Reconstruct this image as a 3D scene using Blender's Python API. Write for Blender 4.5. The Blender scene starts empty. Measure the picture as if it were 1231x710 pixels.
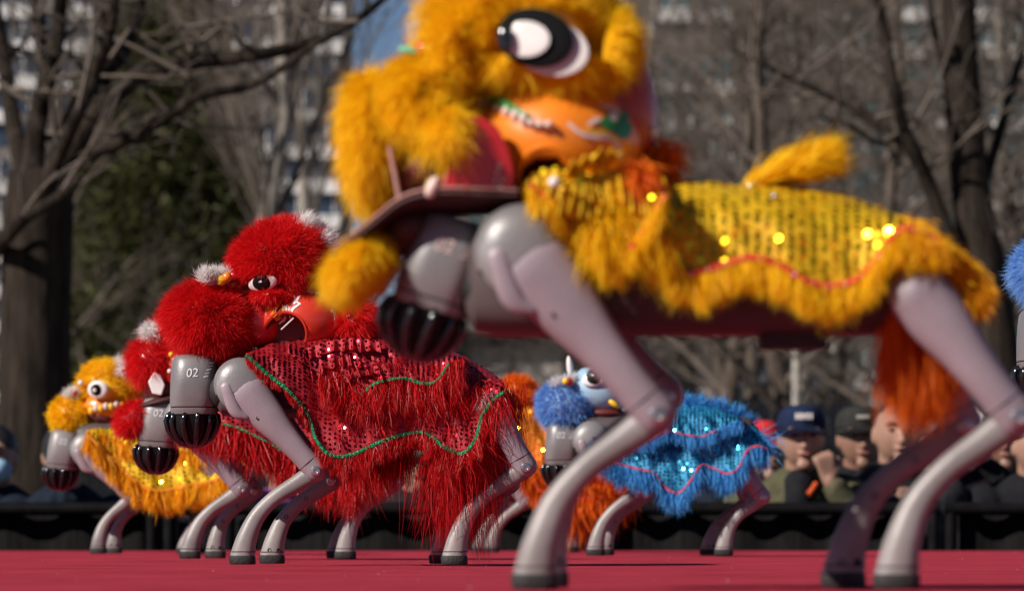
import bpy, bmesh, math, random
import numpy as np
from mathutils import Vector, Matrix, noise
from mathutils.bvhtree import BVHTree

random.seed(7)
RNG = np.random.default_rng(7)
PI = math.pi
scene = bpy.context.scene
COL = scene.collection

# ------------------------------------------------------------------ camera, world, sun, exposure
F = 5600.0            # focal length in pixels of the 1231 px wide photograph
CX, HY = 615.5, 640.0 # principal column, horizon row
CH = 0.054            # lens height above the stage floor
GROUND = -1.15        # park ground below the raised stage

cam = bpy.data.cameras.new("camera")
cam_o = bpy.data.objects.new("camera", cam)
COL.objects.link(cam_o)
cam_o.location = (0, 0, CH)
cam_o.rotation_euler = (PI / 2, 0, 0)
cam.sensor_width = 36.0
cam.lens = 36.0 * F / 1231.0
cam.shift_y = (HY - 355.0) / 1231.0
cam.clip_start = 0.05
cam.clip_end = 5000
cam.dof.use_dof = True
cam.dof.focus_distance = 7.93
cam.dof.aperture_fstop = 9.2
cam.dof.aperture_blades = 9
scene.camera = cam_o

SUN_FROM = Vector((-0.70, -0.50, 0.58)).normalized()   # direction towards the sun
elev = math.asin(SUN_FROM.z)
world = bpy.data.worlds.new("World")
scene.world = world
world.use_nodes = True
wn = world.node_tree
bg = wn.nodes["Background"]
sky = wn.nodes.new("ShaderNodeTexSky")
sky.sky_type = 'NISHITA'
sky.sun_disc = False
sky.sun_elevation = elev
sky.sun_rotation = math.atan2(SUN_FROM.x, SUN_FROM.y)
sky.air_density = 1.0
sky.dust_density = 0.0
sky.ozone_density = 2.0
sky.altitude = 5000.0
wn.links.new(sky.outputs[0], bg.inputs[0])
bg.inputs[1].default_value = 0.05

sun = bpy.data.lights.new("sun", 'SUN')
sun.energy = 5.0
sun.angle = math.radians(0.53)
sun.color = (1.0, 0.93, 0.84)
sun_o = bpy.data.objects.new("sun", sun)
COL.objects.link(sun_o)
sun_o.rotation_euler = (-SUN_FROM).to_track_quat('-Z', 'Y').to_euler()

scene.view_settings.view_transform = 'Standard'
scene.view_settings.look = 'None'
scene.view_settings.gamma = 1.0
scene.view_settings.exposure = 0.16
scene.cycles.max_bounces = 8
scene.cycles.diffuse_bounces = 3
scene.cycles.transparent_max_bounces = 8
scene.cycles.use_adaptive_sampling = True
scene.cycles.sample_clamp_indirect = 6.0
try:
    scene.cycles.use_denoising = True
except Exception:
    pass


def P(px, py, d):
    """photo pixel at depth d -> world point"""
    return Vector(((px - CX) / F * d, d, CH + (HY - py) / F * d))


# ------------------------------------------------------------------ object helpers
def new_obj(name, data, parent=None):
    o = bpy.data.objects.new(name, data)
    COL.objects.link(o)
    if parent is not None:
        o.parent = parent
    return o


def tag(o, label=None, cat=None, group=None, kind=None):
    if label:
        o['label'] = label
    if cat:
        o['category'] = cat
    if group:
        o['group'] = group
    if kind:
        o['kind'] = kind
    return o


def empty(name, loc, rz=0.0):
    o = new_obj(name, None)
    o.location = loc
    o.rotation_euler = (0, 0, rz)
    o.empty_display_size = 0.1
    return o


def mesh_obj(name, V, Fc, mat, parent=None, smooth=True, loc=None, auto=None):
    me = bpy.data.meshes.new(name)
    me.from_pydata([tuple(map(float, v)) for v in V], [], [tuple(int(i) for i in f) for f in Fc])
    if smooth:
        me.polygons.foreach_set('use_smooth', np.ones(len(me.polygons), dtype=bool))
    me.update()
    if auto is not None:
        try:
            me.set_sharp_from_angle(angle=auto)
        except Exception:
            pass
    if mat is not None:
        me.materials.append(mat)
    o = new_obj(name, me, parent)
    if loc is not None:
        o.location = loc
    return o


class MB:
    def __init__(self):
        self.V, self.F = [], []

    def add(self, V, Fc):
        b = len(self.V)
        self.V.extend([tuple(v) for v in V])
        self.F.extend([tuple(i + b for i in f) for f in Fc])
        return self

    def build(self, name, mat, parent=None, smooth=True, auto=math.radians(40), loc=None):
        return mesh_obj(name, self.V, self.F, mat, parent, smooth, loc, auto)

    # --- shapes
    def box(self, c, h, rz=0.0):
        cx, cy, cz = c
        hx, hy, hz = h
        ca, sa = math.cos(rz), math.sin(rz)
        V = []
        for sx, sy, sz in ((-1, -1, -1), (1, -1, -1), (1, 1, -1), (-1, 1, -1), (-1, -1, 1), (1, -1, 1), (1, 1, 1), (-1, 1, 1)):
            x, y = sx * hx, sy * hy
            V.append((cx + x * ca - y * sa, cy + x * sa + y * ca, cz + sz * hz))
        return self.add(V, [(0, 3, 2, 1), (4, 5, 6, 7), (0, 1, 5, 4), (1, 2, 6, 5), (2, 3, 7, 6), (3, 0, 4, 7)])

    def loft(self, rings, cap=True):
        n = len(rings[0])
        V = [p for r in rings for p in r]
        Fc = []
        for i in range(len(rings) - 1):
            for j in range(n):
                a, b = i * n + j, i * n + (j + 1) % n
                Fc.append((a, b, b + n, a + n))
        if cap:
            Fc.append(tuple(reversed(range(n))))
            Fc.append(tuple(range((len(rings) - 1) * n, len(rings) * n)))
        return self.add(V, Fc)

    def tube(self, pts, radii, n=8, cap=True):
        pts = [Vector(p) for p in pts]
        rings = []
        up = Vector((0.13, 0.97, 0.21)).normalized()
        for i, p in enumerate(pts):
            t = (pts[min(i + 1, len(pts) - 1)] - pts[max(i - 1, 0)])
            if t.length < 1e-9:
                t = Vector((0, 0, 1))
            t.normalize()
            a = t.cross(up)
            if a.length < 1e-3:
                a = t.cross(Vector((1, 0, 0)))
            a.normalize()
            b = a.cross(t).normalized()
            r = radii[i] if hasattr(radii, '__len__') else radii
            rings.append([p + a * (r * math.cos(2 * PI * k / n)) + b * (r * math.sin(2 * PI * k / n)) for k in range(n)])
        return self.loft(rings, cap)

    def ellipsoid(self, c, r, rot=None, nu=24, nv=14, fn=None):
        V, Fc = [], []
        c = Vector(c)
        for i in range(nv + 1):
            th = PI * i / nv
            for j in range(nu):
                ph = 2 * PI * j / nu
                d = Vector((math.sin(th) * math.cos(ph), math.sin(th) * math.sin(ph), math.cos(th)))
                p = Vector((d.x * r[0], d.y * r[1], d.z * r[2]))
                if fn:
                    p = p * fn(d)
                if rot is not None:
                    p = rot @ p
                V.append(c + p)
        for i in range(nv):
            for j in range(nu):
                a, b = i * nu + j, i * nu + (j + 1) % nu
                Fc.append((a, a + nu, b + nu, b))
        return self.add(V, Fc)

    def lathe(self, prof, c, axis, n=20):
        """prof: (radius, height along axis)"""
        c, axis = Vector(c), Vector(axis).normalized()
        a = axis.cross(Vector((0.31, 0.2, 0.93))).normalized()
        b = axis.cross(a)
        rings = [[c + axis * h + a * (r * math.cos(2 * PI * k / n)) + b * (r * math.sin(2 * PI * k / n)) for k in range(n)] for r, h in prof]
        return self.loft(rings, True)


# ------------------------------------------------------------------ materials
def lin(r, g, b):
    f = lambda c: (c / 255 / 12.92) if c / 255 <= 0.04045 else ((c / 255 + 0.055) / 1.055) ** 2.4
    return (f(r), f(g), f(b), 1)


def base_mat(name):
    m = bpy.data.materials.new(name)
    m.use_nodes = True
    nt = m.node_tree
    return m, nt, nt.nodes["Principled BSDF"]


def mat_noise(name, c1, c2, rough=0.6, scale=30.0, metallic=0.0, bump=0.0, bscale=None, detail=4, coords='Object', spec=0.5, coat=0.0, stretch=None, rough2=None):
    m, nt, b = base_mat(name)
    tc = nt.nodes.new("ShaderNodeTexCoord")
    src = tc.outputs[coords]
    if stretch:
        mp = nt.nodes.new("ShaderNodeMapping")
        mp.inputs['Scale'].default_value = stretch
        nt.links.new(src, mp.inputs[0])
        src = mp.outputs[0]
    n = nt.nodes.new("ShaderNodeTexNoise")
    n.inputs['Scale'].default_value = scale
    n.inputs['Detail'].default_value = detail
    nt.links.new(src, n.inputs['Vector'])
    r = nt.nodes.new("ShaderNodeValToRGB")
    r.color_ramp.elements[0].position = 0.32
    r.color_ramp.elements[1].position = 0.68
    r.color_ramp.elements[0].color = (*c1[:3], 1)
    r.color_ramp.elements[1].color = (*c2[:3], 1)
    nt.links.new(n.outputs[0], r.inputs[0])
    nt.links.new(r.outputs[0], b.inputs['Base Color'])
    b.inputs['Roughness'].default_value = rough
    if rough2 is not None:
        mr = nt.nodes.new("ShaderNodeMapRange")
        mr.inputs['To Min'].default_value = rough
        mr.inputs['To Max'].default_value = rough2
        nt.links.new(n.outputs[0], mr.inputs[0])
        nt.links.new(mr.outputs[0], b.inputs['Roughness'])
    b.inputs['Metallic'].default_value = metallic
    b.inputs['Specular IOR Level'].default_value = spec
    if coat:
        b.inputs['Coat Weight'].default_value = coat
        b.inputs['Coat Roughness'].default_value = 0.12
    if bump:
        n2 = nt.nodes.new("ShaderNodeTexNoise")
        n2.inputs['Scale'].default_value = bscale or scale * 3
        n2.inputs['Detail'].default_value = 5
        nt.links.new(src, n2.inputs['Vector'])
        bp = nt.nodes.new("ShaderNodeBump")
        bp.inputs['Strength'].default_value = bump
        bp.inputs['Distance'].default_value = 0.01
        nt.links.new(n2.outputs[0], bp.inputs['Height'])
        nt.links.new(bp.outputs[0], b.inputs['Normal'])
    return m


def mat_fur(name, c1, c2, trans=0.35, rough=0.55):
    """hair strands: colour varies from strand to strand, light passes through them"""
    m, nt, b = base_mat(name)
    at = nt.nodes.new("ShaderNodeAttribute")
    at.attribute_name = "tint"
    mx = nt.nodes.new("ShaderNodeMix")
    mx.data_type = 'RGBA'
    mx.inputs[6].default_value = (*c1[:3], 1)
    mx.inputs[7].default_value = (*c2[:3], 1)
    nt.links.new(at.outputs['Fac'], mx.inputs[0])
    nt.links.new(mx.outputs[2], b.inputs['Base Color'])
    b.inputs['Roughness'].default_value = rough
    b.inputs['Specular IOR Level'].default_value = 0.25
    tr = nt.nodes.new("ShaderNodeBsdfTranslucent")
    nt.links.new(mx.outputs[2], tr.inputs[0])
    ms = nt.nodes.new("ShaderNodeMixShader")
    ms.inputs[0].default_value = trans
    nt.links.new(b.outputs[0], ms.inputs[1])
    nt.links.new(tr.outputs[0], ms.inputs[2])
    nt.links.new(ms.outputs[0], nt.nodes["Material Output"].inputs[0])
    return m


def mat_plain(name, c, rough=0.5, metallic=0.0, coat=0.0, spec=0.5):
    c = tuple(c[:3])
    return mat_noise(name, tuple(x * 0.88 for x in c), tuple(min(1, x * 1.1) for x in c), rough, 18.0, metallic, coat=coat, spec=spec, rough2=min(1, rough + 0.12))


M = {}
M['robot_grey'] = mat_noise('robot_grey', (0.16, 0.155, 0.16), (0.275, 0.265, 0.27), 0.26, 9, 0.25, bump=0.05, bscale=260, rough2=0.6, detail=10)
M['torso_shade'] = mat_noise('torso_shade', (0.06, 0.045, 0.045), (0.09, 0.07, 0.07), 0.5, 9, spec=0.3)  # grey body darkened: belly shade and red bounce are in its colour
M['robot_pale'] = mat_noise('robot_pale', (0.24, 0.195, 0.22), (0.37, 0.31, 0.345), 0.3, 8, 0.1, bump=0.04, bscale=220, rough2=0.55, detail=10)
M['robot_calf'] = mat_noise('robot_calf', (0.19, 0.172, 0.168), (0.32, 0.295, 0.29), 0.34, 10, 0.1, bump=0.06, bscale=240, rough2=0.6, detail=10)
M['rubber'] = mat_noise('rubber', (0.012, 0.012, 0.013), (0.03, 0.03, 0.03), 0.7, 40, bump=0.2, bscale=200)
M['lidar_black'] = mat_noise('lidar_black', (0.006, 0.006, 0.007), (0.012, 0.012, 0.013), 0.4, 40, spec=0.15)
M['black_gloss'] = mat_noise('black_gloss', (0.006, 0.006, 0.007), (0.012, 0.012, 0.014), 0.12, 30, coat=0.5)
M['steel'] = mat_noise('steel', (0.45, 0.44, 0.44), (0.62, 0.6, 0.6), 0.28, 60, 0.9)
M['dark_hole'] = mat_plain('dark_hole', (0.01, 0.008, 0.008), 0.8)
M['white_print'] = mat_plain('white_print', (0.75, 0.75, 0.76), 0.5)
M['white_paint'] = mat_plain('white_paint', (0.78, 0.74, 0.72), 0.35, coat=0.3)
M['black_paint'] = mat_plain('black_paint', (0.004, 0.004, 0.005), 0.6, spec=0.08)
M['green_paint'] = mat_plain('green_paint', (0.02, 0.22, 0.05), 0.3, coat=0.4)
M['mint_paint'] = mat_plain('mint_paint', (0.15, 0.5, 0.33), 0.4)
M['pink_white'] = mat_plain('pink_white', (0.72, 0.55, 0.5), 0.4)
M['pink_skin'] = mat_plain('pink_skin', (0.62, 0.33, 0.13), 0.5)
M['red_paint'] = mat_plain('red_paint', (0.5, 0.012, 0.015), 0.3, coat=0.4)
M['orange_paint'] = mat_plain('orange_paint', (0.82, 0.22, 0.012), 0.3, coat=0.4)
M['darkred_paint'] = mat_plain('darkred_paint', (0.34, 0.03, 0.012), 0.35, coat=0.3)
M['redshell'] = mat_plain('redshell', (0.62, 0.04, 0.018), 0.3, coat=0.5)
M['mouth'] = mat_plain('mouth', (0.10, 0.012, 0.012), 0.55)
M['jaw_rim'] = mat_plain('jaw_rim', (0.42, 0.22, 0.19), 0.45)
M['jaw_under'] = mat_plain('jaw_under', (0.045, 0.010, 0.010), 0.6)
M['blue_skin'] = mat_plain('blue_skin', (0.32, 0.48, 0.62), 0.5)
M['yellow_paint'] = mat_plain('yellow_paint', (0.85, 0.5, 0.02), 0.35, coat=0.3)

M['fur_yellow'] = mat_fur('fur_yellow', (0.96, 0.54, 0.004), (1.0, 0.74, 0.016), 0.45)
M['fur_amber_shade'] = mat_fur('fur_amber_shade', (0.86, 0.34, 0.004), (0.95, 0.52, 0.01))  # deeper copy of the yellow fur, shading put into the strand colour
M['fur_red'] = mat_fur('fur_red', (0.66, 0.006, 0.010), (0.88, 0.018, 0.022), 0.36)
M['fur_red_thread'] = mat_fur('fur_red_thread', (0.38, 0.004, 0.006), (0.68, 0.013, 0.016), 0.25, 0.4)
M['fur_blue'] = mat_fur('fur_blue', (0.13, 0.34, 0.76), (0.28, 0.52, 0.88))
M['fur_sky'] = mat_fur('fur_sky', (0.05, 0.26, 0.62), (0.09, 0.42, 0.80))
M['fur_orange'] = mat_fur('fur_orange', (0.72, 0.11, 0.004), (0.85, 0.2, 0.008))
M['fur_white'] = mat_fur('fur_white', (0.88, 0.86, 0.84), (0.95, 0.94, 0.93), 0.5)


def mat_cloth(name, c1, c2, metallic=0.25, rough=0.42):
    return mat_noise(name, c1, c2, rough, 55, metallic, bump=0.25, bscale=420, spec=0.4, rough2=rough + 0.2)


M['cloth_red'] = mat_cloth('cloth_red', (0.26, 0.006, 0.014), (0.42, 0.014, 0.026))
M['cloth_yellow'] = mat_cloth('cloth_yellow', (0.62, 0.35, 0.005), (0.78, 0.48, 0.01))
M['cloth_blue'] = mat_cloth('cloth_blue', (0.012, 0.14, 0.34), (0.03, 0.30, 0.50))
M['cloth_orange'] = mat_cloth('cloth_orange', (0.6, 0.12, 0.006), (0.75, 0.24, 0.01))


def mat_sequin(name, c, rough=0.16):
    m, nt, b = base_mat(name)
    at = nt.nodes.new("ShaderNodeAttribute")
    at.attribute_name = "tint"
    mx = nt.nodes.new("ShaderNodeMix")
    mx.data_type = 'RGBA'
    mx.inputs[6].default_value = (*[x * 0.75 for x in c[:3]], 1)
    mx.inputs[7].default_value = (*[min(1, x * 1.15) for x in c[:3]], 1)
    nt.links.new(at.outputs['Fac'], mx.inputs[0])
    nt.links.new(mx.outputs[2], b.inputs['Base Color'])
    b.inputs['Metallic'].default_value = 1.0
    b.inputs['Roughness'].default_value = rough
    return m


M['seq_red'] = mat_sequin('seq_red', (0.55, 0.02, 0.04))
M['seq_yellow'] = mat_sequin('seq_yellow', (0.95, 0.58, 0.02), 0.2)
M['seq_blue'] = mat_sequin('seq_blue', (0.06, 0.42, 0.60))
M['seq_orange'] = mat_sequin('seq_orange', (0.9, 0.4, 0.04))
M['trim_green'] = mat_noise('trim_green', (0.004, 0.16, 0.06), (0.03, 0.46, 0.20), 0.3, 500, 0.5, bump=0.6, bscale=700)
M['trim_red'] = mat_noise('trim_red', (0.62, 0.02, 0.02), (0.85, 0.09, 0.05), 0.3, 400, 0.3, bump=0.4, bscale=600)
M['trim_pink'] = mat_noise('trim_pink', (0.55, 0.02, 0.06), (0.72, 0.07, 0.12), 0.35, 400, 0.2, bump=0.4, bscale=600)
M['trim_amber'] = mat_noise('trim_amber', (0.7, 0.2, 0.005), (0.85, 0.32, 0.01), 0.4, 400, 0.1, bump=0.4, bscale=600)


# ------------------------------------------------------------------ fur
def fur(name, mat, parent, roots, dirs, length, width, nseg=3, droop=0.0, noise_amt=0.15, clump=0.0, nclump=120, wave=0.0, seed=1, kind=None, bend=None):
    rng = np.random.default_rng(seed)
    roots = np.asarray(roots, float)
    n = len(roots)
    if n == 0:
        return None
    dirs = np.asarray(dirs, float)
    dirs = dirs + rng.normal(0, noise_amt, (n, 3))
    dirs /= np.linalg.norm(dirs, axis=1, keepdims=True) + 1e-9
    length = np.broadcast_to(np.asarray(length, float), (n,))
    b = rng.normal(0, noise_amt * 0.8, (n, 3))
    b[:, 2] -= droop
    if bend is not None:
        b = b + np.asarray(bend)
    ts = np.linspace(0, 1, nseg + 1)
    paths = np.empty((n, nseg + 1, 3))
    wv = rng.normal(0, 1, (n, 3))
    wv /= np.linalg.norm(wv, axis=1, keepdims=True)
    ph = rng.uniform(0, 6.28, n)
    for i, t in enumerate(ts):
        p = roots + length[:, None] * (dirs * t + b * t * t)
        if wave:
            p = p + wv * (wave * length * np.sin(ph + t * 7.0) * t)[:, None]
        paths[:, i] = p
    if clump > 0 and n > nclump:
        ci = rng.choice(n, nclump, replace=False)
        own = np.empty(n, int)
        for a in range(0, n, 4000):
            d = ((roots[a:a + 4000, None, :] - roots[None, ci, :]) ** 2).sum(2)
            own[a:a + 4000] = ci[d.argmin(1)]
        for i, t in enumerate(ts):
            paths[:, i] += (paths[own, i] - paths[:, i]) * (clump * t ** 1.2 * rng.uniform(0.4, 1.0, n)[:, None])
    tang = np.empty_like(paths)
    tang[:, 1:-1] = paths[:, 2:] - paths[:, :-2]
    tang[:, 0] = paths[:, 1] - paths[:, 0]
    tang[:, -1] = paths[:, -1] - paths[:, -2]
    rv = rng.normal(0, 1, (n, 1, 3))
    side = np.cross(tang, np.broadcast_to(rv, tang.shape))
    side /= np.linalg.norm(side, axis=2, keepdims=True) + 1e-12
    w = width * rng.uniform(0.6, 1.3, n)
    nvs = 2 * nseg + 1
    V = np.empty((n, nvs, 3))
    for i in range(nseg):
        hw = (w * 0.5 * (1 - 0.75 * (i / nseg) ** 1.5))[:, None]
        V[:, 2 * i] = paths[:, i] - side[:, i] * hw
        V[:, 2 * i + 1] = paths[:, i] + side[:, i] * hw
    V[:, -1] = paths[:, -1]
    base = (np.arange(n) * nvs)[:, None]
    loops, starts, totals = [], [], []
    quads = []
    for i in range(nseg - 1):
        quads.append(base + np.array([2 * i, 2 * i + 1, 2 * i + 3, 2 * i + 2])[None])
    q = np.stack(quads, 1).reshape(-1, 4) if quads else np.empty((0, 4), int)
    tri = base + np.array([2 * nseg - 2, 2 * nseg - 1, 2 * nseg])[None]
    me = bpy.data.meshes.new(name)
    me.vertices.add(n * nvs)
    me.vertices.foreach_set('co', V.reshape(-1))
    lv = np.concatenate([q.reshape(-1), tri.reshape(-1)]).astype(np.int32)
    me.loops.add(len(lv))
    me.loops.foreach_set('vertex_index', lv)
    npoly = len(q) + len(tri)
    me.polygons.add(npoly)
    st = np.concatenate([np.arange(len(q)) * 4, len(q) * 4 + np.arange(len(tri)) * 3]).astype(np.int32)
    me.polygons.foreach_set('loop_start', st)
    me.polygons.foreach_set('use_smooth', np.ones(npoly, dtype=bool))
    me.update(calc_edges=True)
    me.validate()
    at = me.attributes.new('tint', 'FLOAT', 'POINT')
    at.data.foreach_set('value', np.repeat(np.clip(rng.normal(0.5, 0.28, n), 0, 1), nvs).astype(np.float32))
    me.materials.append(mat)
    o = new_obj(name, me, parent)
    if kind:
        o['kind'] = kind
    return o


def discs(name, mat, parent, pts, nrm, r, seed=1, tilt=0.16, nside=6):
    """small flat discs lying on a surface (sequins): one mesh"""
    rng = np.random.default_rng(seed)
    pts = np.asarray(pts, float)
    n = len(pts)
    nr = np.asarray(nrm, float) + rng.normal(0, tilt, (n, 3))
    nr /= np.linalg.norm(nr, axis=1, keepdims=True)
    a = np.cross(nr, rng.normal(0, 1, (n, 3)))
    a /= np.linalg.norm(a, axis=1, keepdims=True)
    b = np.cross(nr, a)
    rr = r * rng.uniform(0.85, 1.1, n)
    V = np.empty((n, nside, 3))
    for k in range(nside):
        t = 2 * PI * k / nside
        V[:, k] = pts + nr * (r * 0.25) + (a * math.cos(t) + b * math.sin(t)) * rr[:, None]
    me = bpy.data.meshes.new(name)
    me.vertices.add(n * nside)
    me.vertices.foreach_set('co', V.reshape(-1))
    me.loops.add(n * nside)
    me.loops.foreach_set('vertex_index', np.arange(n * nside, dtype=np.int32))
    me.polygons.add(n)
    me.polygons.foreach_set('loop_start', (np.arange(n) * nside).astype(np.int32))
    me.update(calc_edges=True)
    at = me.attributes.new('tint', 'FLOAT', 'POINT')
    at.data.foreach_set('value', np.repeat(rng.uniform(0, 1, n), nside).astype(np.float32))
    me.materials.append(mat)
    o = new_obj(name, me, parent)
    o['kind'] = 'stuff'
    return o


# ------------------------------------------------------------------ dog frame: photo pixels -> metres on the dog
class Dog:
    def __init__(self, name, px0, D, label, group, q=1.0):
        self.D = D
        self.s = F / D                       # pixels per metre
        self.root = empty(name, (P(px0, 0, D).x, D, 0.0))
        tag(self.root, label, 'robot dog', group)
        self.q = q                           # strand count factor
        self.k = self.s / 700.0              # size in the picture relative to the red one
        self.u = 1.0 / 700.0                 # one reference pixel in metres

    def L(self, px, py, w=0.0):
        p = P(px, py, self.D + w)
        l = self.root.location
        return Vector((p.x - l.x, w, p.z))

    def R(self, n):
        """n photo pixels at this dog's depth -> metres"""
        return n / self.s


def smooth_path(pts, n):
    """Catmull-Rom through tuples of numbers"""
    pts = [np.array(p, float) for p in pts]
    ext = [2 * pts[0] - pts[1]] + pts + [2 * pts[-1] - pts[-2]]
    out = []
    m = len(pts) - 1
    for i in range(n):
        t = i / (n - 1) * m
        k = min(int(t), m - 1)
        f = t - k
        p0, p1, p2, p3 = ext[k], ext[k + 1], ext[k + 2], ext[k + 3]
        out.append(0.5 * ((2 * p1) + (-p0 + p2) * f + (2 * p0 - 5 * p1 + 4 * p2 - p3) * f * f + (-p0 + 3 * p1 - 3 * p2 + p3) * f ** 3))
    return out


def sweep(mb, pts, n=26, seg=18, expo=2.6):
    """pts: (x, z, half_width_in_plane, y_centre, half_thickness) swept in the XZ plane with rounded ends"""
    sp = smooth_path(pts, n)
    rings = []
    N = len(sp)

    def ring(x, z, nx, nz, hw, yc, ht):
        r = []
        for k in range(seg):
            a = 2 * PI * k / seg
            ca, sa = math.cos(a), math.sin(a)
            e = 2.0 / expo
            u = math.copysign(abs(ca) ** e, ca) * hw
            v = math.copysign(abs(sa) ** e, sa) * ht
            r.append((x + nx * u, yc + v, z + nz * u))
        return r
    for i, p in enumerate(sp):
        a, b = sp[max(i - 1, 0)], sp[min(i + 1, N - 1)]
        t = np.array([b[0] - a[0], b[1] - a[1]])
        t /= np.linalg.norm(t) + 1e-12
        nx, nz = -t[1], t[0]
        if i == 0:
            for f in (0.98, 0.8, 0.5):
                o = f * p[2] * 0.8
                sc = math.sqrt(max(0, 1 - f * f))
                rings.append(ring(p[0] - t[0] * o, p[1] - t[1] * o, nx, nz, max(p[2] * sc, 1e-4), p[3], max(p[4] * max(sc, 0.5), 1e-4)))
        rings.append(ring(p[0], p[1], nx, nz, p[2], p[3], p[4]))
        if i == N - 1:
            for f in (0.5, 0.8, 0.98):
                o = f * p[2] * 0.8
                sc = math.sqrt(max(0, 1 - f * f))
                rings.append(ring(p[0] + t[0] * o, p[1] + t[1] * o, nx, nz, max(p[2] * sc, 1e-4), p[3], max(p[4] * max(sc, 0.5), 1e-4)))
    mb.loft(rings, True)
    return mb


def leg(dog, hip, knee, foot, w, cap=True, lift=0.0, start=0.2):
    """thigh with calf, foot pad and bolts; hip/knee/foot in photo pixels, w = sideways offset in metres"""
    u = dog.u
    H, K, Ft = dog.L(*hip, w), dog.L(*knee, w), dog.L(*foot, w)
    Ft.z = lift
    sgn = -1 if w < 0 else 1          # outer side
    d = (K - H)
    d.y = 0
    ln = d.length
    d.normalize()
    pr = Vector((d.z, 0, -d.x))       # towards the belly side of the thigh
    th = MB()
    def tp(t):
        q_ = H + d * ln * t
        return q_.x, q_.z
    t0 = 8 * u / ln if cap else start
    sweep(th, [
        (*tp(t0), (27 if cap else 21) * u, w, 17 * u),
        (*tp(0.38), (21 if cap else 20.5) * u, w, 16 * u),
        (*tp(0.6), 16 * u, w, 14 * u),
        (*tp(0.82), 13.6 * u, w, 12.6 * u),
        (K.x, K.z, 14.6 * u, w, 12.3 * u)], n=24, seg=26, expo=2.25)
    part = th.build('leg', M['robot_pale'], dog.root)
    # shoulder motor: a rounded cap sitting over the top of the thigh
    hm = MB()
    r = 32 * u
    prof = [(r * 0.98, -12 * u), (r, 0), (r, 8 * u), (r * 0.985, 14 * u), (r * 0.92, 20 * u), (r * 0.78, 25 * u), (r * 0.5, 28.5 * u), (r * 0.2, 29.6 * u), (0.0006, 29.8 * u)]
    hc = H - d * 2 * u
    hm.lathe(prof, (hc.x, w - sgn * 14 * u, hc.z), (0, sgn, 0), 32)
    # slice off the part of the cap under the thigh seam, leaving the V shaped edge of the photograph
    bm = bmesh.new()
    me = bpy.data.meshes.new('tmp')
    me.from_pydata([tuple(v) for v in hm.V], [], hm.F)
    bm.from_mesh(me)
    bpy.data.meshes.remove(me)
    cut = Vector((hc.x, w, hc.z)) + Vector((0, 0, -9 * u))
    geom = bm.verts[:] + bm.edges[:] + bm.faces[:]
    bmesh.ops.bisect_plane(bm, geom=geom, plane_co=cut, plane_no=Vector((0.12, 0, -1)), clear_outer=True)
    ed = [e for e in bm.edges if e.is_boundary]
    if ed:
        bmesh.ops.holes_fill(bm, edges=ed, sides=0)
    mm = bpy.data.meshes.new('hip_motor')
    bm.to_mesh(mm)
    bm.free()
    mm.polygons.foreach_set('use_smooth', np.ones(len(mm.polygons), dtype=bool))
    mm.set_sharp_from_angle(angle=math.radians(40))
    mm.materials.append(M['robot_grey'])
    if cap:
        new_obj('hip_motor', mm, part)
    # motor drum under the cap and its rim
    if cap:
        MB().lathe([(26 * u, -20 * u), (28 * u, -16 * u), (28 * u, 11 * u), (24 * u, 14 * u), (0.0008, 14.5 * u)], (hc.x, w - sgn * 2 * u, hc.z - 4 * u), (0, sgn, 0), 28).build('motor_drum', M['robot_grey'], part)
    # actuator lens beside the seam
    ac = MB()
    c0 = H + pr * 4 * u - d * 4 * u
    c1 = c0 + d * 26 * u + pr * 16 * u
    sweep(ac, [(c0.x - 12 * u, c0.z - 2 * u, 7 * u, w + sgn * 11 * u, 6 * u), (c1.x - 6 * u, c1.z, 8 * u, w + sgn * 10 * u, 6 * u), (c1.x + 8 * u, c1.z - 8 * u, 4 * u, w + sgn * 8 * u, 5 * u)], n=10, seg=14)
    if cap:
        ac.build('actuator_cover', M['robot_pale'], part)
    # screws on the outer face of the thigh and the joint line above the knee
    for t, off in ((0.2, -9), (0.32, 10), (0.9, 0)):
        x_, z_ = tp(t)
        rr_ = 16.2 * u if t < 0.5 else 13 * u
        if cap or t > 0.5:
            if t < 0.5:
                MB().lathe([(2.5 * u, -3 * u), (2.5 * u, 0.3 * u), (1.7 * u, 0.6 * u), (0.0003, -0.1 * u)], (x_ + pr.x * off * u, w + sgn * (rr_ - 1.6 * u), z_ + pr.z * off * u), (0, sgn, 0), 12).build('screw', M['dark_hole'], part)
            else:
                ring_ = []
                for k in range(25):
                    a_ = 2 * PI * k / 24
                    ring_.append((x_ + pr.x * 14.1 * u * math.cos(a_), w + 12.5 * u * math.sin(a_), z_ + pr.z * 14.1 * u * math.cos(a_)))
                MB().tube(ring_, 0.55 * u, 6, False).build('thigh_seam', M['dark_hole'], part)
    # calf
    q = Ft + Vector((0, 0, 9 * u))
    v = q - K
    side = Vector((v.z, 0, -v.x))
    if side.x > 0:
        side = -side
    side.normalize()
    L2 = v.length

    def pt(t, off):
        p = K + v * t - side * (off * L2)
        return p
    # bows: first out along the shank, then swinging down to the foot
    cps = [(0.0, 0.0, 12.0), (0.2, -0.06, 10.2), (0.42, -0.125, 8.9), (0.64, -0.135, 9.9), (0.84, -0.08, 12.2), (1.0, 0.0, 14.8)]
    pts = []
    for t, off, hw in cps:
        p = pt(t, off)
        pts.append((p.x, p.z, hw * u, w - sgn * 3 * u, (9.6 if t < 0.8 else 12.2) * u))
    cf = MB()
    sweep_open(cf, pts, 30, 22, 2.35)
    cfo = cf.build('calf', M['robot_calf'], part)
    # foot pad: a black rubber shoe, flat on the ground
    a, b2 = pts[-1], pts[-2]
    tx, tz = a[0] - b2[0], a[1] - b2[1]
    fp = MB()
    rings = []
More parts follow.
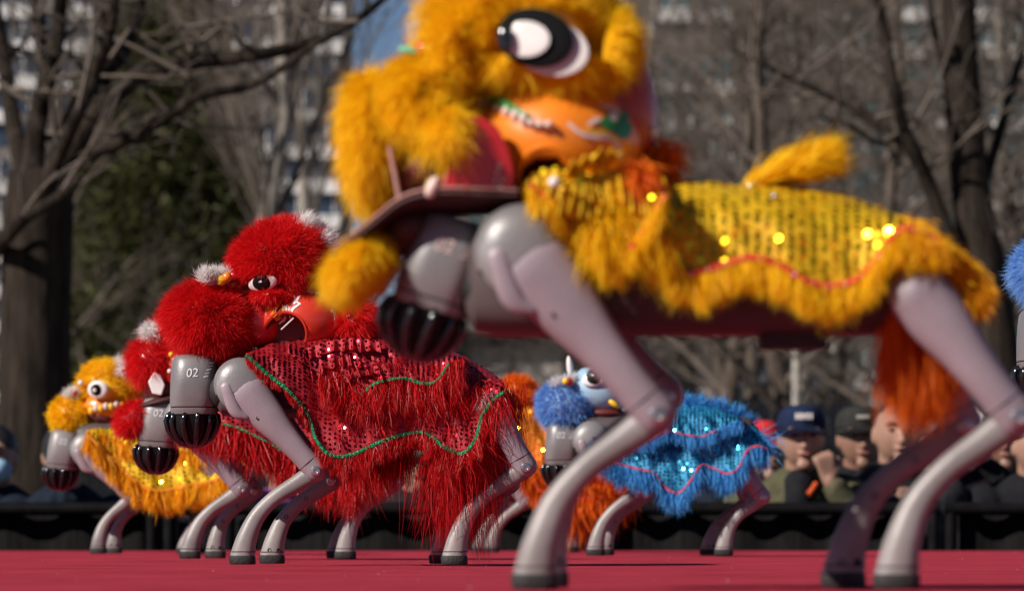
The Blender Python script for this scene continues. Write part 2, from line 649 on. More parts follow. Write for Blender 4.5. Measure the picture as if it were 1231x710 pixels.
    for zz, sc in ((lift + 0.0005, 0.94), (lift + 2 * u, 1.02), (lift + 9 * u, 1.03), (lift + 11 * u, 0.97)):
        xx = a[0] + tx * 0.1 * (zz - q.z) / (9 * u)
        rr = []
        for k in range(24):
            t = 2 * PI * k / 24
            ca, sa = math.cos(t), math.sin(t)
            e = 2 / 2.7
            rr.append((xx + math.copysign(abs(ca) ** e, ca) * 15.4 * u * sc, a[3] + math.copysign(abs(sa) ** e, sa) * 12.6 * u * sc, zz))
        rings.append(rr)
    fp.loft(rings)
    fp.build('foot_pad', M['rubber'], part)
    # seam ring above the foot
    p = Vector((a[0] * 0.72 + b2[0] * 0.28, 0, a[1] * 0.72 + b2[1] * 0.28))
    sm = MB()
    rr = []
    for zz in (-0.5 * u, 0.5 * u):
        ring = []
        for k in range(28):
            t = 2 * PI * k / 28
            ca, sa = math.cos(t), math.sin(t)
            e = 2 / 2.7
            ring.append((p.x + math.copysign(abs(ca) ** e, ca) * 15.0 * u * 0.975, a[3] + math.copysign(abs(sa) ** e, sa) * 12.3 * u, p.z + zz))
        rr.append(ring)
    sm.loft(rr)
    sm.build('calf_seam', M['dark_hole'], part)
    # knee bolt, with socket
    for sd in (-1, 1):
        MB().lathe([(6.2 * u, -3 * u), (6.2 * u, 0.4 * u), (5.2 * u, 1.6 * u), (3.0 * u, 2.0 * u), (2.2 * u, 1.0 * u), (0.0004, 0.9 * u)], (K.x, w + sd * 12.2 * u, K.z), (0, sd, 0), 18).build('knee_bolt', M['steel'], part)
    # screw holes on the inner face of the calf
    ys = a[3] - sgn * 11.4 * u
    for t, off, o2 in ((0.93, -0.02, -5.5), (0.93, -0.02, 5.5), (0.78, -0.10, 0), (0.58, -0.135, 0), (0.3, -0.09, 0)):
        pp = pt(t, off)
        yy = a[3] - sgn * (12.0 if t > 0.8 else 9.3) * u
        MB().lathe([(2.6 * u, -2 * u), (2.6 * u, 0.2 * u), (1.9 * u, 0.5 * u), (1.6 * u, -0.6 * u), (0.0003, -0.7 * u)], (pp.x + o2 * u, yy, pp.z), (0, -sgn, 0), 12).build('screw', M['dark_hole'], part)
    return part


def sweep_open(mb, pts, n, seg, expo):
    sp = smooth_path(pts, n)
    rings = []
    N = len(sp)
    for i, p in enumerate(sp):
        a, b = sp[max(i - 1, 0)], sp[min(i + 1, N - 1)]
        t = np.array([b[0] - a[0], b[1] - a[1]])
        t /= np.linalg.norm(t) + 1e-12
        if i == N - 1:
            t = np.array([0.0, -1.0])
        nx, nz = -t[1], t[0]
        e = 2.0 / expo
        if i == 0:
            for f in (0.97, 0.75, 0.4):
                o, sc = f * p[2] * 0.8, math.sqrt(1 - f * f)
                rings.append([(p[0] - t[0] * o + nx * math.copysign(abs(math.cos(2 * PI * k / seg)) ** e, math.cos(2 * PI * k / seg)) * p[2] * sc, p[3] + math.copysign(abs(math.sin(2 * PI * k / seg)) ** e, math.sin(2 * PI * k / seg)) * p[4] * max(sc, .5), p[1] - t[1] * o + nz * math.copysign(abs(math.cos(2 * PI * k / seg)) ** e, math.cos(2 * PI * k / seg)) * p[2] * sc) for k in range(seg)])
        r = []
        for k in range(seg):
            ang = 2 * PI * k / seg
            ca, sa = math.cos(ang), math.sin(ang)
            uu = math.copysign(abs(ca) ** e, ca) * p[2]
            vv = math.copysign(abs(sa) ** e, sa) * p[4]
            r.append((p[0] + nx * uu, p[3] + vv, p[1] + nz * uu))
        rings.append(r)
    mb.loft(rings, True)
    return mb


def ik(hip, foot, l1, l2):
    """knee (photo pixels) bending to the right"""
    hx, hy = hip
    fx, fy = foot
    dx, dy = fx - hx, fy - hy
    d = min(math.hypot(dx, dy), (l1 + l2) * 0.999)
    a = math.acos(max(-1, min(1, (l1 * l1 + d * d - l2 * l2) / (2 * l1 * d))))
    th = math.atan2(dy, dx) - a
    return (hx + l1 * math.cos(th), hy + l1 * math.sin(th))


# ------------------------------------------------------------------ decals: flat print laid on a surface
def bvh_of(o):
    me = o.data
    return BVHTree.FromPolygons([v.co.copy() for v in me.vertices], [tuple(p.vertices) for p in me.polygons])


def on_surface(bvh, p, lift=0.0008, fallback=None):
    hit, nrm, _, _ = bvh.ray_cast(Vector((p.x, -2.0, p.z)), Vector((0, 1, 0)))
    if hit is None:
        return None
    return hit + Vector((0, -lift, 0))


def text_mesh(body, size):
    cu = bpy.data.curves.new('txt', 'FONT')
    cu.body = body
    cu.size = size
    cu.resolution_u = 3
    o = bpy.data.objects.new('txt', cu)
    COL.objects.link(o)
    dg = bpy.context.evaluated_depsgraph_get()
    me = bpy.data.meshes.new_from_object(o.evaluated_get(dg))
    bpy.data.objects.remove(o)
    bpy.data.curves.remove(cu)
    return me


def decal_poly(dog, bvh, poly, name, mat, parent, lift=0.0012, sub=3, w=-0.05):
    """a painted shape: polygon in photo pixels, laid on the near face of a surface"""
    bm = bmesh.new()
    vs = [bm.verts.new((p[0], 0, p[1])) for p in poly]
    bm.faces.new(vs)
    bmesh.ops.triangulate(bm, faces=bm.faces[:])
    for _ in range(sub):
        bmesh.ops.subdivide_edges(bm, edges=bm.edges[:], cuts=1, use_grid_fill=True)
    ok = []
    last = -0.05
    for v in bm.verts:
        l = dog.L(v.co.x, v.co.z, w)
        h = on_surface(bvh, l, lift)
        if h is None:
            v.tag = True
        else:
            v.co = h
    bmesh.ops.delete(bm, geom=[v for v in bm.verts if v.tag], context='VERTS')
    me = bpy.data.meshes.new(name)
    bm.to_mesh(me)
    bm.free()
    if len(me.polygons) == 0:
        return None
    me.polygons.foreach_set('use_smooth', np.ones(len(me.polygons), dtype=bool))
    me.materials.append(mat)
    return new_obj(name, me, parent)


def stroke_poly(pts, w):
    """thin polygon following a polyline (photo pixels)"""
    sp = smooth_path(pts, 10)
    lft, rgt = [], []
    for i, p in enumerate(sp):
        t = sp[min(i + 1, 9)] - sp[max(i - 1, 0)]
        t /= np.linalg.norm(t) + 1e-9
        hw = w * (0.35 + 0.65 * math.sin(PI * (0.15 + 0.7 * i / 9)))
        lft.append((p[0] - t[1] * hw, p[1] + t[0] * hw))
        rgt.append((p[0] + t[1] * hw, p[1] - t[0] * hw))
    return lft + rgt[::-1]


# ------------------------------------------------------------------ robot head (grey, with the ribbed lidar under the chin)
def robot_head(dog, c, ang=0.0, number='02', num_mat='white_print', size=1.0):
    """c: where the reference head centre (234,462) lies in this photo's pixels; ang: nose-up angle"""
    k = dog.k * size
    ca, sa = math.cos(ang), math.sin(ang)

    def T(rx, ry):
        dx, dy = (rx - 234) * k, (ry - 462) * k
        return c[0] + dx * ca - dy * sa, c[1] + dx * sa + dy * ca
    u = dog.u * size

    def ring(y, xl, xr, hw, expo=3.2, seg=36):
        out = []
        for i in range(seg):
            a = 2 * PI * i / seg
            x, s2 = math.cos(a), math.sin(a)
            e = 2 / expo
            rx = (xl + xr) / 2 + math.copysign(abs(x) ** e, x) * (xr - xl) / 2
            w = math.copysign(abs(s2) ** e, s2) * hw * u
            px, py = T(rx, y)
            p = dog.L(px, py, 0)
            out.append((p.x, w, p.z))
        return out
    mb = MB()
    mb.loft([ring(426, 226, 246, 20), ring(426.6, 219, 252, 30), ring(429, 211, 257, 36), ring(434, 208, 261, 40), ring(446, 206.5, 263, 43), ring(462, 205.5, 263.5, 44), ring(478, 205, 263, 42), ring(486, 205, 262.5, 40), ring(489, 205, 262, 39)], True)
    hd = mb.build('robot_head', M['robot_grey'], dog.root)
    MB().loft([ring(489, 206.2, 261, 38), ring(490.6, 206.2, 261, 38)]).build('head_seam', M['dark_hole'], hd)
    MB().loft([ring(490.6, 205, 262, 39), ring(494, 205.5, 261.5, 38.5), ring(498, 207, 260.5, 37)]).build('chin_band', M['robot_grey'], hd)
    MB().loft([ring(498, 205, 260, 36, 2.4), ring(506, 203.5, 259, 35, 2.2), ring(516, 204.5, 258, 34, 2.2), ring(525, 209, 254, 30, 2.2), ring(531, 218, 246, 22, 2.2), ring(533, 226, 239, 12, 2.2)]).build('lidar_dome', M['lidar_black'], hd)
    for i in range(12):
        a = 2 * PI * (i + 0.5) / 12
        pts = []
        for y, xl, xr, hw in ((495, 208, 257, 33), (499.5, 202, 262.5, 37.5), (506, 199, 263.5, 39), (516, 201.5, 260.5, 36.5), (526, 208, 255, 31), (532, 217, 247, 23), (535, 226, 239, 12)):
            px, py = T((xl + xr) / 2 + math.cos(a) * (xr - xl) / 2, y)
            p = dog.L(px, py, 0)
            pts.append((p.x, math.sin(a) * hw * u, p.z))
        MB().tube(pts, 3.4 * u, 10).build('lidar_rib', M['black_gloss'], hd)
    # neck block between head and body
    px, py = T(270, 470)
    n0 = dog.L(px, py)
    MB().ellipsoid(n0, (24 * u, 52 * u, 26 * u)).build('neck_joint', M['rubber'], hd)
    # number and the hatch beside it, vent, screw: print and small hardware on both cheeks
    bvh = bvh_of(hd)
    if number:
        tm = text_mesh(number, 15 * k)
        for v in tm.vertices:
            px, py = T(0, 0)
            x, y = v.co.x, v.co.y
            x, y = x * 0.98 + y * 0.1, y
            rx, ry = 224 + x / k, 453.5 - y / k - x / k * 0.06
            px, py = T(rx, ry)
            h = on_surface(bvh, dog.L(px, py, -0.05), 0.0011)
            v.co = h if h else dog.L(px, py, -0.06)
        tm.materials.append(M[num_mat])
        tm.name = 'number_print'
        new_obj('number_print', tm, hd)
        for i in range(5):
            rx, ry = 244.5 + i * 1.8, 454 - i * 4.2
            pl = [T(rx, ry), T(rx + 5.5, ry - 1.5), T(rx + 6.2, ry - 3.2), T(rx + 0.7, ry - 1.7)]
            decal_poly(dog, bvh, pl, 'hatch_print', M[num_mat], hd, 0.001, 1)
    px, py = T(253, 477)
    h = on_surface(bvh, dog.L(px, py, -0.05), 0)
    if h:
        MB().lathe([(2.4 * u, -1 * u), (2.4 * u, 0.5 * u), (1.4 * u, 0.7 * u), (0.0003, 0.2 * u)], h, (0, -1, 0), 12).build('screw', M['dark_hole'], hd)
    return hd


def torso(dog, x0, x1, ytop, ybot, hw=0.075, tilt=0.0):
    """rounded body box between photo pixels; tilt in pixels of rise of the front end"""
    mb = MB()
    rings = []
    n = 9
    for i in range(n):
        t = i / (n - 1)
        sc = [0.62, 0.9, 1, 1, 1, 1, 1, 0.9, 0.62][i]
        x = x0 + (x1 - x0) * [0, 0.02, 0.07, 0.25, 0.5, 0.75, 0.93, 0.98, 1][i]
        dy = -tilt * (1 - t)
        zt, zb = dog.L(x, ytop + dy).z, dog.L(x, ybot + dy).z
        zc, hz = (zt + zb) / 2, (zt - zb) / 2
        X = dog.L(x, ytop).x
        ring = []
        for k in range(28):
            a = 2 * PI * k / 28
            e = 2 / 4.0
            ca, sa = math.cos(a), math.sin(a)
            ring.append((X, math.copysign(abs(ca) ** e, ca) * hw * sc, zc + math.copysign(abs(sa) ** e, sa) * hz * sc))
        rings.append(ring)
    mb.loft(rings)
    o = mb.build('torso', M['torso_shade'], dog.root)
    xm = x0 + (x1 - x0) * 0.7
    p = dog.L(xm, ybot - tilt * 0.3)
    MB().box((p.x, 0, p.z - 2 * dog.u), (22 * dog.u, 30 * dog.u, 7 * dog.u)).build('battery_hatch', M['rubber'], o)
    return o


# ------------------------------------------------------------------ cloth
def interp(poly, x):
    xs, ys = [p[0] for p in poly], [p[1] for p in poly]
    return float(np.interp(x, xs, ys))


def curve_fn(poly):
    """smooth y(x) through points sorted by x"""
    sp = smooth_path(poly, 80)
    sp = sorted(sp, key=lambda p: p[0])
    return lambda x: interp(sp, x)


def cloth(name, dog, mat, top, bot, W, parent, nu=90, nv=26, fold=0.006, flare=0.012, seed=0, both=True, foldk=40.0, ypos=0.0, rows=None):
    """blanket over the back: top line and lower edge in photo pixels; W half width in metres.
    Returns the object and the near-side grid of points [u][v]."""
    ft, fb = curve_fn(top), curve_fn(bot)
    x0, x1 = max(top[0][0], bot[0][0]), min(top[-1][0], bot[-1][0])
    half = []
    for i in range(nu + 1):
        x = x0 + (x1 - x0) * i / nu
        t, b = ft(x), fb(x)
        b = max(b, t + 2)
        col = []
        for j in range(nv + 1):
            a = j / nv
            fz = a ** 1.35
            w = W * (1 - (1 - min(a * 1.55, 1)) ** 2.2) + flare * a * a
            py = t + (b - t) * fz
            l = dog.L(x, py, ypos - w)
            nz = noise.noise(Vector((l.x * foldk * 0.5 + seed, l.z * foldk * 0.22, seed * 1.7)))
            n2 = noise.noise(Vector((l.x * foldk * 1.3 + l.z * foldk * 0.6, l.z * foldk * 0.5 + seed, 3.1)))
            dsp = fold * (1.5 * nz + 0.7 * n2) * (0.25 + a)
            l.y -= dsp
            l.z += fold * 0.5 * n2 * (1 - a)
            col.append(l)
        half.append(col)
    V, Fc = [], []
    cols = nv * 2 + 1 if both else nv + 1
    for i in range(nu + 1):
        row = half[i]
        if both:
            full = [Vector((p.x, 2 * ypos - p.y + 0.0, p.z)) for p in row[:0:-1]] + row
        else:
            full = row
        V.extend(full)
    for i in range(nu):
        for j in range(cols - 1):
            a = i * cols + j
            Fc.append((a, a + 1, a + cols + 1, a + cols))
    o = mesh_obj(name, V, Fc, mat, parent)
    sd = o.modifiers.new('thickness', 'SOLIDIFY')
    sd.thickness = 0.0012
    sd.offset = 0
    return o, half


def grid_normals(half):
    nu, nv = len(half), len(half[0])
    A = np.array([[list(p) for p in c] for c in half])
    du = np.gradient(A, axis=0)
    dv = np.gradient(A, axis=1)
    n = np.cross(du, dv)
    n /= np.linalg.norm(n, axis=2, keepdims=True) + 1e-12
    flip = n[:, :, 1] > 0
    n[flip] *= -1
    up = (np.abs(n[:, :, 1]) < 0.15) & (n[:, :, 2] < 0)
    n[up] *= -1
    return A, n


def bil(A, u, v):
    nu, nv = A.shape[0] - 1, A.shape[1] - 1
    x, y = u * nu, v * nv
    i, j = np.minimum(x.astype(int), nu - 1), np.minimum(y.astype(int), nv - 1)
    fx, fy = (x - i)[:, None], (y - j)[:, None]
    return A[i, j] * (1 - fx) * (1 - fy) + A[i + 1, j] * fx * (1 - fy) + A[i, j + 1] * (1 - fx) * fy + A[i + 1, j + 1] * fx * fy


def sequins(dog, half, mat, parent, pitch_px=6.6, r_px=2.1, seed=1, both=True, tilt=0.16, vmax=0.97, name='sequin_pattern'):
    A, N = grid_normals(half)
    # walk columns at equal pitch, rows at equal arc length
    p = pitch_px * dog.u
    lu = np.linalg.norm(np.diff(A[:, A.shape[1] // 2], axis=0), axis=1).sum()
    ncol = max(2, int(lu / p))
    us, vs = [], []
    for c in range(ncol):
        u = (c + 0.5) / ncol
        i = int(u * (A.shape[0] - 1))
        ln = np.linalg.norm(np.diff(A[i], axis=0), axis=1).sum()
        m = max(1, int(ln / (p * 0.95)))
        for k in range(m):
            v = (k + (0.5 if c % 2 else 0.0)) / m
            if v < vmax and random.random() > 0.05:
                us.append(min(0.999, max(0.001, u + random.gauss(0, 0.07) / ncol)))
                vs.append(min(0.999, max(0.0, v + random.gauss(0, 0.07) / m)))
    us, vs = np.array(us), np.array(vs)
    pts, nr = bil(A, us, vs), bil(N, us, vs)
    pts = pts + nr * 0.0008
    if both:
        p2, n2 = pts.copy(), nr.copy()
        p2[:, 1] *= -1
        n2[:, 1] *= -1
        pts, nr = np.concatenate([pts, p2]), np.concatenate([nr, n2])
    return discs(name, mat, parent, pts, nr, r_px * dog.u, seed, tilt)


def trim(dog, half, mat, parent, r_px=3.0, both=True, row=-1, u0=0.0, u1=1.0, name='trim'):
    pts = [c[row] for c in half]
    n = len(pts)
    pts = pts[int(u0 * (n - 1)):int(u1 * (n - 1)) + 1]
    sp = [Vector(p) for p in smooth_path([tuple(p) for p in pts], len(pts) * 3)]
    sp = [p + Vector((0, -0.0025, 0)) for p in sp]
    rr = [r_px * dog.u * (1 + 0.16 * math.sin(i * 2.4) + 0.1 * math.sin(i * 0.9)) for i in range(len(sp))]
    MB().tube(sp, rr, 8).build(name, mat, parent)
    if both:
        MB().tube([Vector((p.x, -p.y, p.z)) for p in sp], rr, 8).build(name, mat, parent)


def fringe(dog, half, mat, parent, n, length_px, width_px=1.1, row=-1, both=True, seed=1, out=0.35, droop=0.25, noise_amt=0.22, clump=0.5, nclump=70, wave=0.0, nseg=4, u0=0.0, u1=1.0, lenfn=None, name='fringe_fur', back=0.0):
    rng = np.random.default_rng(seed)
    A = np.array([list(c[row]) for c in half])
    m = len(A) - 1
    un = rng.uniform(u0, u1, n)
    x = un * m
    i = np.minimum(x.astype(int), m - 1)
    f = (x - i)[:, None]
    roots = A[i] * (1 - f) + A[i + 1] * f
    roots = roots + rng.normal(0, 1.6 * dog.u, (n, 3))
    ln = length_px * dog.u * rng.uniform(0.55, 1.1, n)
    if lenfn is not None:
        ln = ln * np.array([lenfn(float(t)) for t in un])
    d = np.tile(np.array([back, -out, -1.0]), (n, 1))
    objs = fur(name, mat, parent, roots, d, ln, width_px * dog.u, nseg, droop, noise_amt, clump, nclump, wave, seed)
    if both:
        k = n // 3
        r2, d2 = roots[:k].copy(), d[:k].copy()
        r2[:, 1] *= -1
        d2[:, 1] *= -1
        fur(name, mat, parent, r2, d2, ln[:k], width_px * 1.6 * dog.u, nseg, droop, noise_amt, clump, nclump, wave, seed + 1)
    return objs


def patch_fur(dog, half, mat, parent, n, length_px, u, v, width_px=1.0, seed=1, droop=0.5, noise_amt=0.3, clump=0.5, nclump=60, wave=0.0, nseg=4, name='cloth_fur'):
    rng = np.random.default_rng(seed)
    A, N = grid_normals(half)
    us, vs = rng.uniform(u[0], u[1], n), rng.uniform(v[0], v[1], n)
    pts, nr = bil(A, us, vs), bil(N, us, vs)
    d = nr * 0.55 + np.array([0.1, 0, -0.8])
    return fur(name, mat, parent, pts, d, length_px * dog.u * rng.uniform(0.5, 1.1, n), width_px * dog.u, nseg, droop, noise_amt, clump, nclump, wave, seed)


# ------------------------------------------------------------------ fur balls (ellipsoids in photo pixels)
def roty(deg):
    return Matrix.Rotation(math.radians(deg), 3, 'Y')


def fur_ball(dog, c, r, mat, skin, parent, n, length_px, name, w=0.0, depth=None, rot=0.0, comb=(0.0, 0.0, 0.0), holes=(), width_px=0.6, droop=0.25, noise_amt=0.3, clump=0.22, nclump=260, seed=1, zone=None, skin_scale=0.94, nseg=3, lump=0.11, normal_mix=1.0):
    """c, r in photo pixels; holes: ellipses (cx, cy, rx, ry) on the near face that stay bare"""
    rng = np.random.default_rng(seed)
    C = dog.L(c[0], c[1], w)
    rr = np.array([dog.R(r[0]), depth if depth else dog.R(min(r)), dog.R(r[1])])
    Rm = roty(rot)
    skin_o = MB().ellipsoid(C, tuple(rr * skin_scale), Rm, 32, 20, lambda d: 1 + lump * noise.noise(d * 2.3 + Vector((seed, 0, 0)))).build(name.replace('_fur', ''), skin, parent)
    n = int(n * dog.q)
    d = rng.normal(0, 1, (n, 3))
    d /= np.linalg.norm(d, axis=1, keepdims=True)
    lum = np.array([1 + lump * noise.noise(Vector(x) * 2.3 + Vector((seed, 0, 0))) for x in d])
    loc = d * rr * skin_scale * lum[:, None]
    nr = d / rr
    nr /= np.linalg.norm(nr, axis=1, keepdims=True)
    Rn = np.array([list(row) for row in Rm])
    loc, nr = loc @ Rn.T, nr @ Rn.T
    pts = loc + np.array(C)
    keep = np.ones(n, bool)
    cmb = np.array(comb)
    dirs = nr * normal_mix + cmb
    o = dog.root.location
    for (hx, hy, hrx, hry) in holes:
        # where each root shows in the picture
        X, Y, Z = pts[:, 0] + o.x, pts[:, 1] + dog.D, pts[:, 2]
        px = CX + X / Y * F
        py = HY - (Z - CH) / Y * F
        e = ((px - hx) / hrx) ** 2 + ((py - hy) / hry) ** 2
        keep &= ~((e < 1) & (nr[:, 1] < 0.35))
        near = (e < 3.2) & (nr[:, 1] < 0.4)
        away = np.stack([(px - hx) / hrx, np.zeros(n), -(py - hy) / hry], 1)
        away /= np.linalg.norm(away, axis=1, keepdims=True) + 1e-9
        dirs[near] = dirs[near] * 0.45 + away[near] * 0.95
    if zone is not None:
        keep &= zone(d)
    pts, dirs = pts[keep], dirs[keep]
    ln = length_px * dog.u * rng.uniform(0.42, 1.22, len(pts))
    fur(name, mat, parent, pts, dirs, ln, width_px * dog.u, nseg, droop, noise_amt, clump, nclump, 0.0, seed)
    return skin_o


def surf_point(dog, c, r, depth, px, py, rot=0.0):
    """point and normal on the near face of an ellipsoid, seen at photo pixel (px, py)"""
    C = dog.L(c[0], c[1])
    rr = Vector((dog.R(r[0]), depth, dog.R(r[1])))
    Rm = roty(rot)
    p = dog.L(px, py)
    l = Rm.inverted() @ (p - C)
    a = (l.x / rr.x) ** 2 + (l.z / rr.z) ** 2
    y = -rr.y * math.sqrt(max(0.02, 1 - a))
    l = Vector((l.x, y, l.z))
    n = Rm @ Vector((l.x / rr.x ** 2, l.y / rr.y ** 2, l.z / rr.z ** 2)).normalized()
    return C + Rm @ l, n


def disc_on(dog, p, n, rx, rz, mat, name, parent, bulge=0.25, rot=0.0, lift=0.0, shape=None, mirror=True):
    """a shallow domed ellipse (eye, pupil) lying on a surface with normal n; metres"""
    n = n.normalized()
    a = Vector((0, 0, 1)).cross(n)
    a.normalize()
    if a.x < 0:
        a = -a
    b = n.cross(a)
    if b.z < 0:
        b = -b
    ca, sa = math.cos(rot), math.sin(rot)
    A, B = a * ca + b * sa, b * ca - a * sa
    for side in ((1, -1) if mirror else (1,)):
        rings = []
        for s, h in ((1.0, -0.35), (1.0, 0.0), (0.93, 0.45), (0.75, 0.75), (0.45, 0.93), (0.02, 1.0)):
            ring = []
            for k in range(28):
                t = 2 * PI * k / 28
                f = shape(t) if shape else 1.0
                q = p + A * (rx * s * f * math.cos(t)) + B * (rz * s * f * math.sin(t)) + n * (lift + h * bulge * min(rx, rz))
                ring.append(Vector((q.x, q.y * side, q.z)))
            rings.append(ring)
        MB().loft(rings).build(name, mat, parent)


def ball(dog, px, py, r_px, w, mat, name, parent, sq=(1, 1, 1)):
    r = dog.R(r_px)
    return MB().ellipsoid(dog.L(px, py, w), (r * sq[0], r * sq[1], r * sq[2]), None, 16, 10).build(name, mat, parent)


def tuft(dog, px, py, r_px, mat, parent, n, name, w=0.0, direction=(0, 0, 1), spread=0.5, width_px=0.7, seed=3, droop=0.0, clump=0.3, root=0.25, wild=0.15):
    rng = np.random.default_rng(seed)
    n = int(n * dog.q)
    c = np.array(dog.L(px, py, w))
    roots = c + rng.normal(0, dog.R(r_px) * root, (n, 3))
    d = np.tile(np.array(direction, float), (n, 1)) + rng.normal(0, spread, (n, 3))
    return fur(name, mat, parent, roots, d, dog.R(r_px) * rng.uniform(0.6, 1.2, n), width_px * dog.u, 3, droop, wild, clump, 30, 0, seed)


def shell_with_hole(dog, c, r, depth, hole, mat, parent, name, rot=0.0, w=0.0, dark='mouth'):
    """painted mask shell (ellipsoid) with the round ear opening set into it as a recessed dark bowl with a rim"""
    C = dog.L(c[0], c[1], w)
    rr = (dog.R(r[0]), depth, dog.R(r[1]))
    Rm = roty(rot)
    mb = MB()
    nu, nv = 96, 64
    V, Fc = [], []
    keep = {}
    o = dog.root.location
    for i in range(nv + 1):
        th = PI * i / nv
        for j in range(nu):
            ph = 2 * PI * j / nu
            q = Rm @ Vector((math.sin(th) * math.cos(ph) * rr[0], math.sin(th) * math.sin(ph) * rr[1], math.cos(th) * rr[2]))
            V.append(C + q)
    inside = []
    rim = []
    if hole:
        for idx, v in enumerate(V):
            X, Y, Z = v.x + o.x, v.y + dog.D, v.z
            px = CX + X / Y * F
            py = HY - (Z - CH) / Y * F
            e = math.hypot((px - hole[0]) / hole[2], (py - hole[1]) / hole[2])
            if e < 1 and abs(v.y) > 0.2 * depth:
                # push the opening inwards: a rounded bowl
                v.y *= 1 - 0.75 * min(1, (1 - e) * 5)
                inside.append(idx)
    ins = set(inside)
    for i in range(nv):
        for j in range(nu):
            a, b = i * nu + j, i * nu + (j + 1) % nu
            Fc.append((a, a + nu, b + nu, b))
    ob = mesh_obj(name, V, Fc, mat, parent)
    if hole:
        ob.data.materials.append(M[dark])
        for p in ob.data.polygons:
            if sum(1 for i in p.vertices if i in ins) >= 3:
                p.material_index = 1
        ok = []
        for k in range(33):
            t = 2 * PI * k / 32
            px, py = hole[0] + hole[2] * 1.02 * math.cos(t), hole[1] + hole[2] * 1.02 * math.sin(t)
            p, n = surf_point(dog, c, r, depth, px, py, rot)
            ok.append(p)
        for side in (1, -1):
            MB().tube([Vector((p.x, p.y * side, p.z)) for p in ok], 1.6 * dog.u, 6, False).build('ear_rim', mat, ob)
    return ob


def plate(dog, poly, w0, w1, mat, name, parent, bev=0.0):
    """solid plate with the outline of a polygon in photo pixels between sideways offsets w0..w1 (metres)"""
    V, Fc = [], []
    n = len(poly)
    for w in (w0, w1):
        for p in poly:
            V.append(dog.L(p[0], p[1], w) if False else Vector((dog.L(p[0], p[1], 0).x, w, dog.L(p[0], p[1], 0).z)))
    Fc.append(tuple(range(n)))
    Fc.append(tuple(range(2 * n - 1, n - 1, -1)))
    for i in range(n):
        j = (i + 1) % n
        Fc.append((j, i, i + n, j + n))
    o = mesh_obj(name, V, Fc, mat, parent, smooth=False)
    if bev:
        b = o.modifiers.new('bevel', 'BEVEL')
        b.width = bev
        b.segments = 2
    return o


def ruffle(dog, line, width, mat, parent, w, pleats=7, amp=9, flare=10, sag=(0.1, 1.0), nu=80, nv=10, seq=None, seed=0, name='ruffle', pitch=6.6):
    """gathered strip of sequined cloth: sewn along a line (photo pixels), pleated and flaring towards its free edge"""
    sp = smooth_path(line, nu + 1)
    half = []
    for i, p in enumerate(sp):
        t = i / nu
        ph = 2 * PI * pleats * (t + 0.03 * math.sin(9 * t + seed))
        col = []
        for j in range(nv + 1):
            v = j / nv
            l = dog.L(p[0], p[1], w)
            am = amp * dog.u * (0.15 + 0.85 * v) * (0.75 + 0.5 * noise.noise(Vector((t * 5, seed, 0))))
            dx = (sag[0] * v * width + 0.35 * amp * math.cos(ph) * v) * dog.u
            dz = -(sag[1] * v * width * (0.85 + 0.3 * noise.noise(Vector((t * 6, seed + 2, 0))))) * dog.u
            dy = -(flare * v * dog.u) - am * math.sin(ph)
            col.append(Vector((l.x + dx, l.y + dy, l.z + dz)))
        half.append(col)
    V = [p for c in half for p in c]
    Fc = []
    for i in range(nu):
        for j in range(nv):
            a = i * (nv + 1) + j
            Fc.append((a, a + 1, a + nv + 2, a + nv + 1))
    o = mesh_obj(name, V, Fc, mat, parent)
    sd = o.modifiers.new('thickness', 'SOLIDIFY')
    sd.thickness = 0.001
    sd.offset = 0
    return o, half

# ================================================================== the setting: ground, stage
def sheet(name, x0, x1, y0, y1, z, mat, n=1, kind='structure'):
    V = [(x0, y0, z), (x1, y0, z), (x1, y1, z), (x0, y1, z)]
    o = mesh_obj(name, V, [(0, 1, 2, 3)], mat, smooth=False)
    o['kind'] = kind
    return o


M['carpet'] = mat_noise('carpet', (0.44, 0.030, 0.055), (0.66, 0.060, 0.098), 0.92, 5, bump=0.9, bscale=520, spec=0.12, detail=9)
M['earth'] = mat_noise('earth', (0.13, 0.11, 0.09), (0.22, 0.19, 0.16), 0.95, 0.6, bump=0.3, bscale=8, spec=0.08)
M['stage_side'] = mat_plain('stage_side', (0.02, 0.02, 0.022), 0.7)
sheet('ground', -2500, 2500, -300, 4000, GROUND, M['earth'])
st = MB()
st.box((0, 8.45, GROUND / 2 - 0.004), (9.0, 6.25, -GROUND / 2 - 0.006))
st.build('stage', M['stage_side'], smooth=False)['kind'] = 'structure'
# carpet laid on the stage, its surface slightly uneven
cb = MB()
nx, ny = 60, 80
Vc, Fcc = [], []
for i in range(nx + 1):
    for j in range(ny + 1):
        x, y = -8.95 + 17.9 * i / nx, 2.25 + 12.4 * j / ny
        Vc.append((x, y, -0.0022 + 0.0016 * noise.noise(Vector((x * 1.3, y * 1.1, 0)))))
for i in range(nx):
    for j in range(ny):
        a = i * (ny + 1) + j
        Fcc.append((a, a + ny + 1, a + ny + 2, a + 1))
mesh_obj('carpet', Vc, Fcc, M['carpet'])['kind'] = 'structure'

_r = np.random.default_rng(31)
_n = 150
_y = 3.6 + 10.5 * _r.uniform(0, 1, _n) ** 1.3
_lint = discs('lint', M['fur_white'], None, np.stack([_r.uniform(-0.14, 0.14, _n) * _y, _y, np.full(_n, 0.0016)], 1), np.tile((0, 0, 1.0), (_n, 1)), 0.0009, 32, 0.35, 5)
tag(_lint, 'scattered pale lint and thread scraps on the red carpet', 'lint', kind='stuff')
GROUP = 'robot dogs in lion dance costumes'


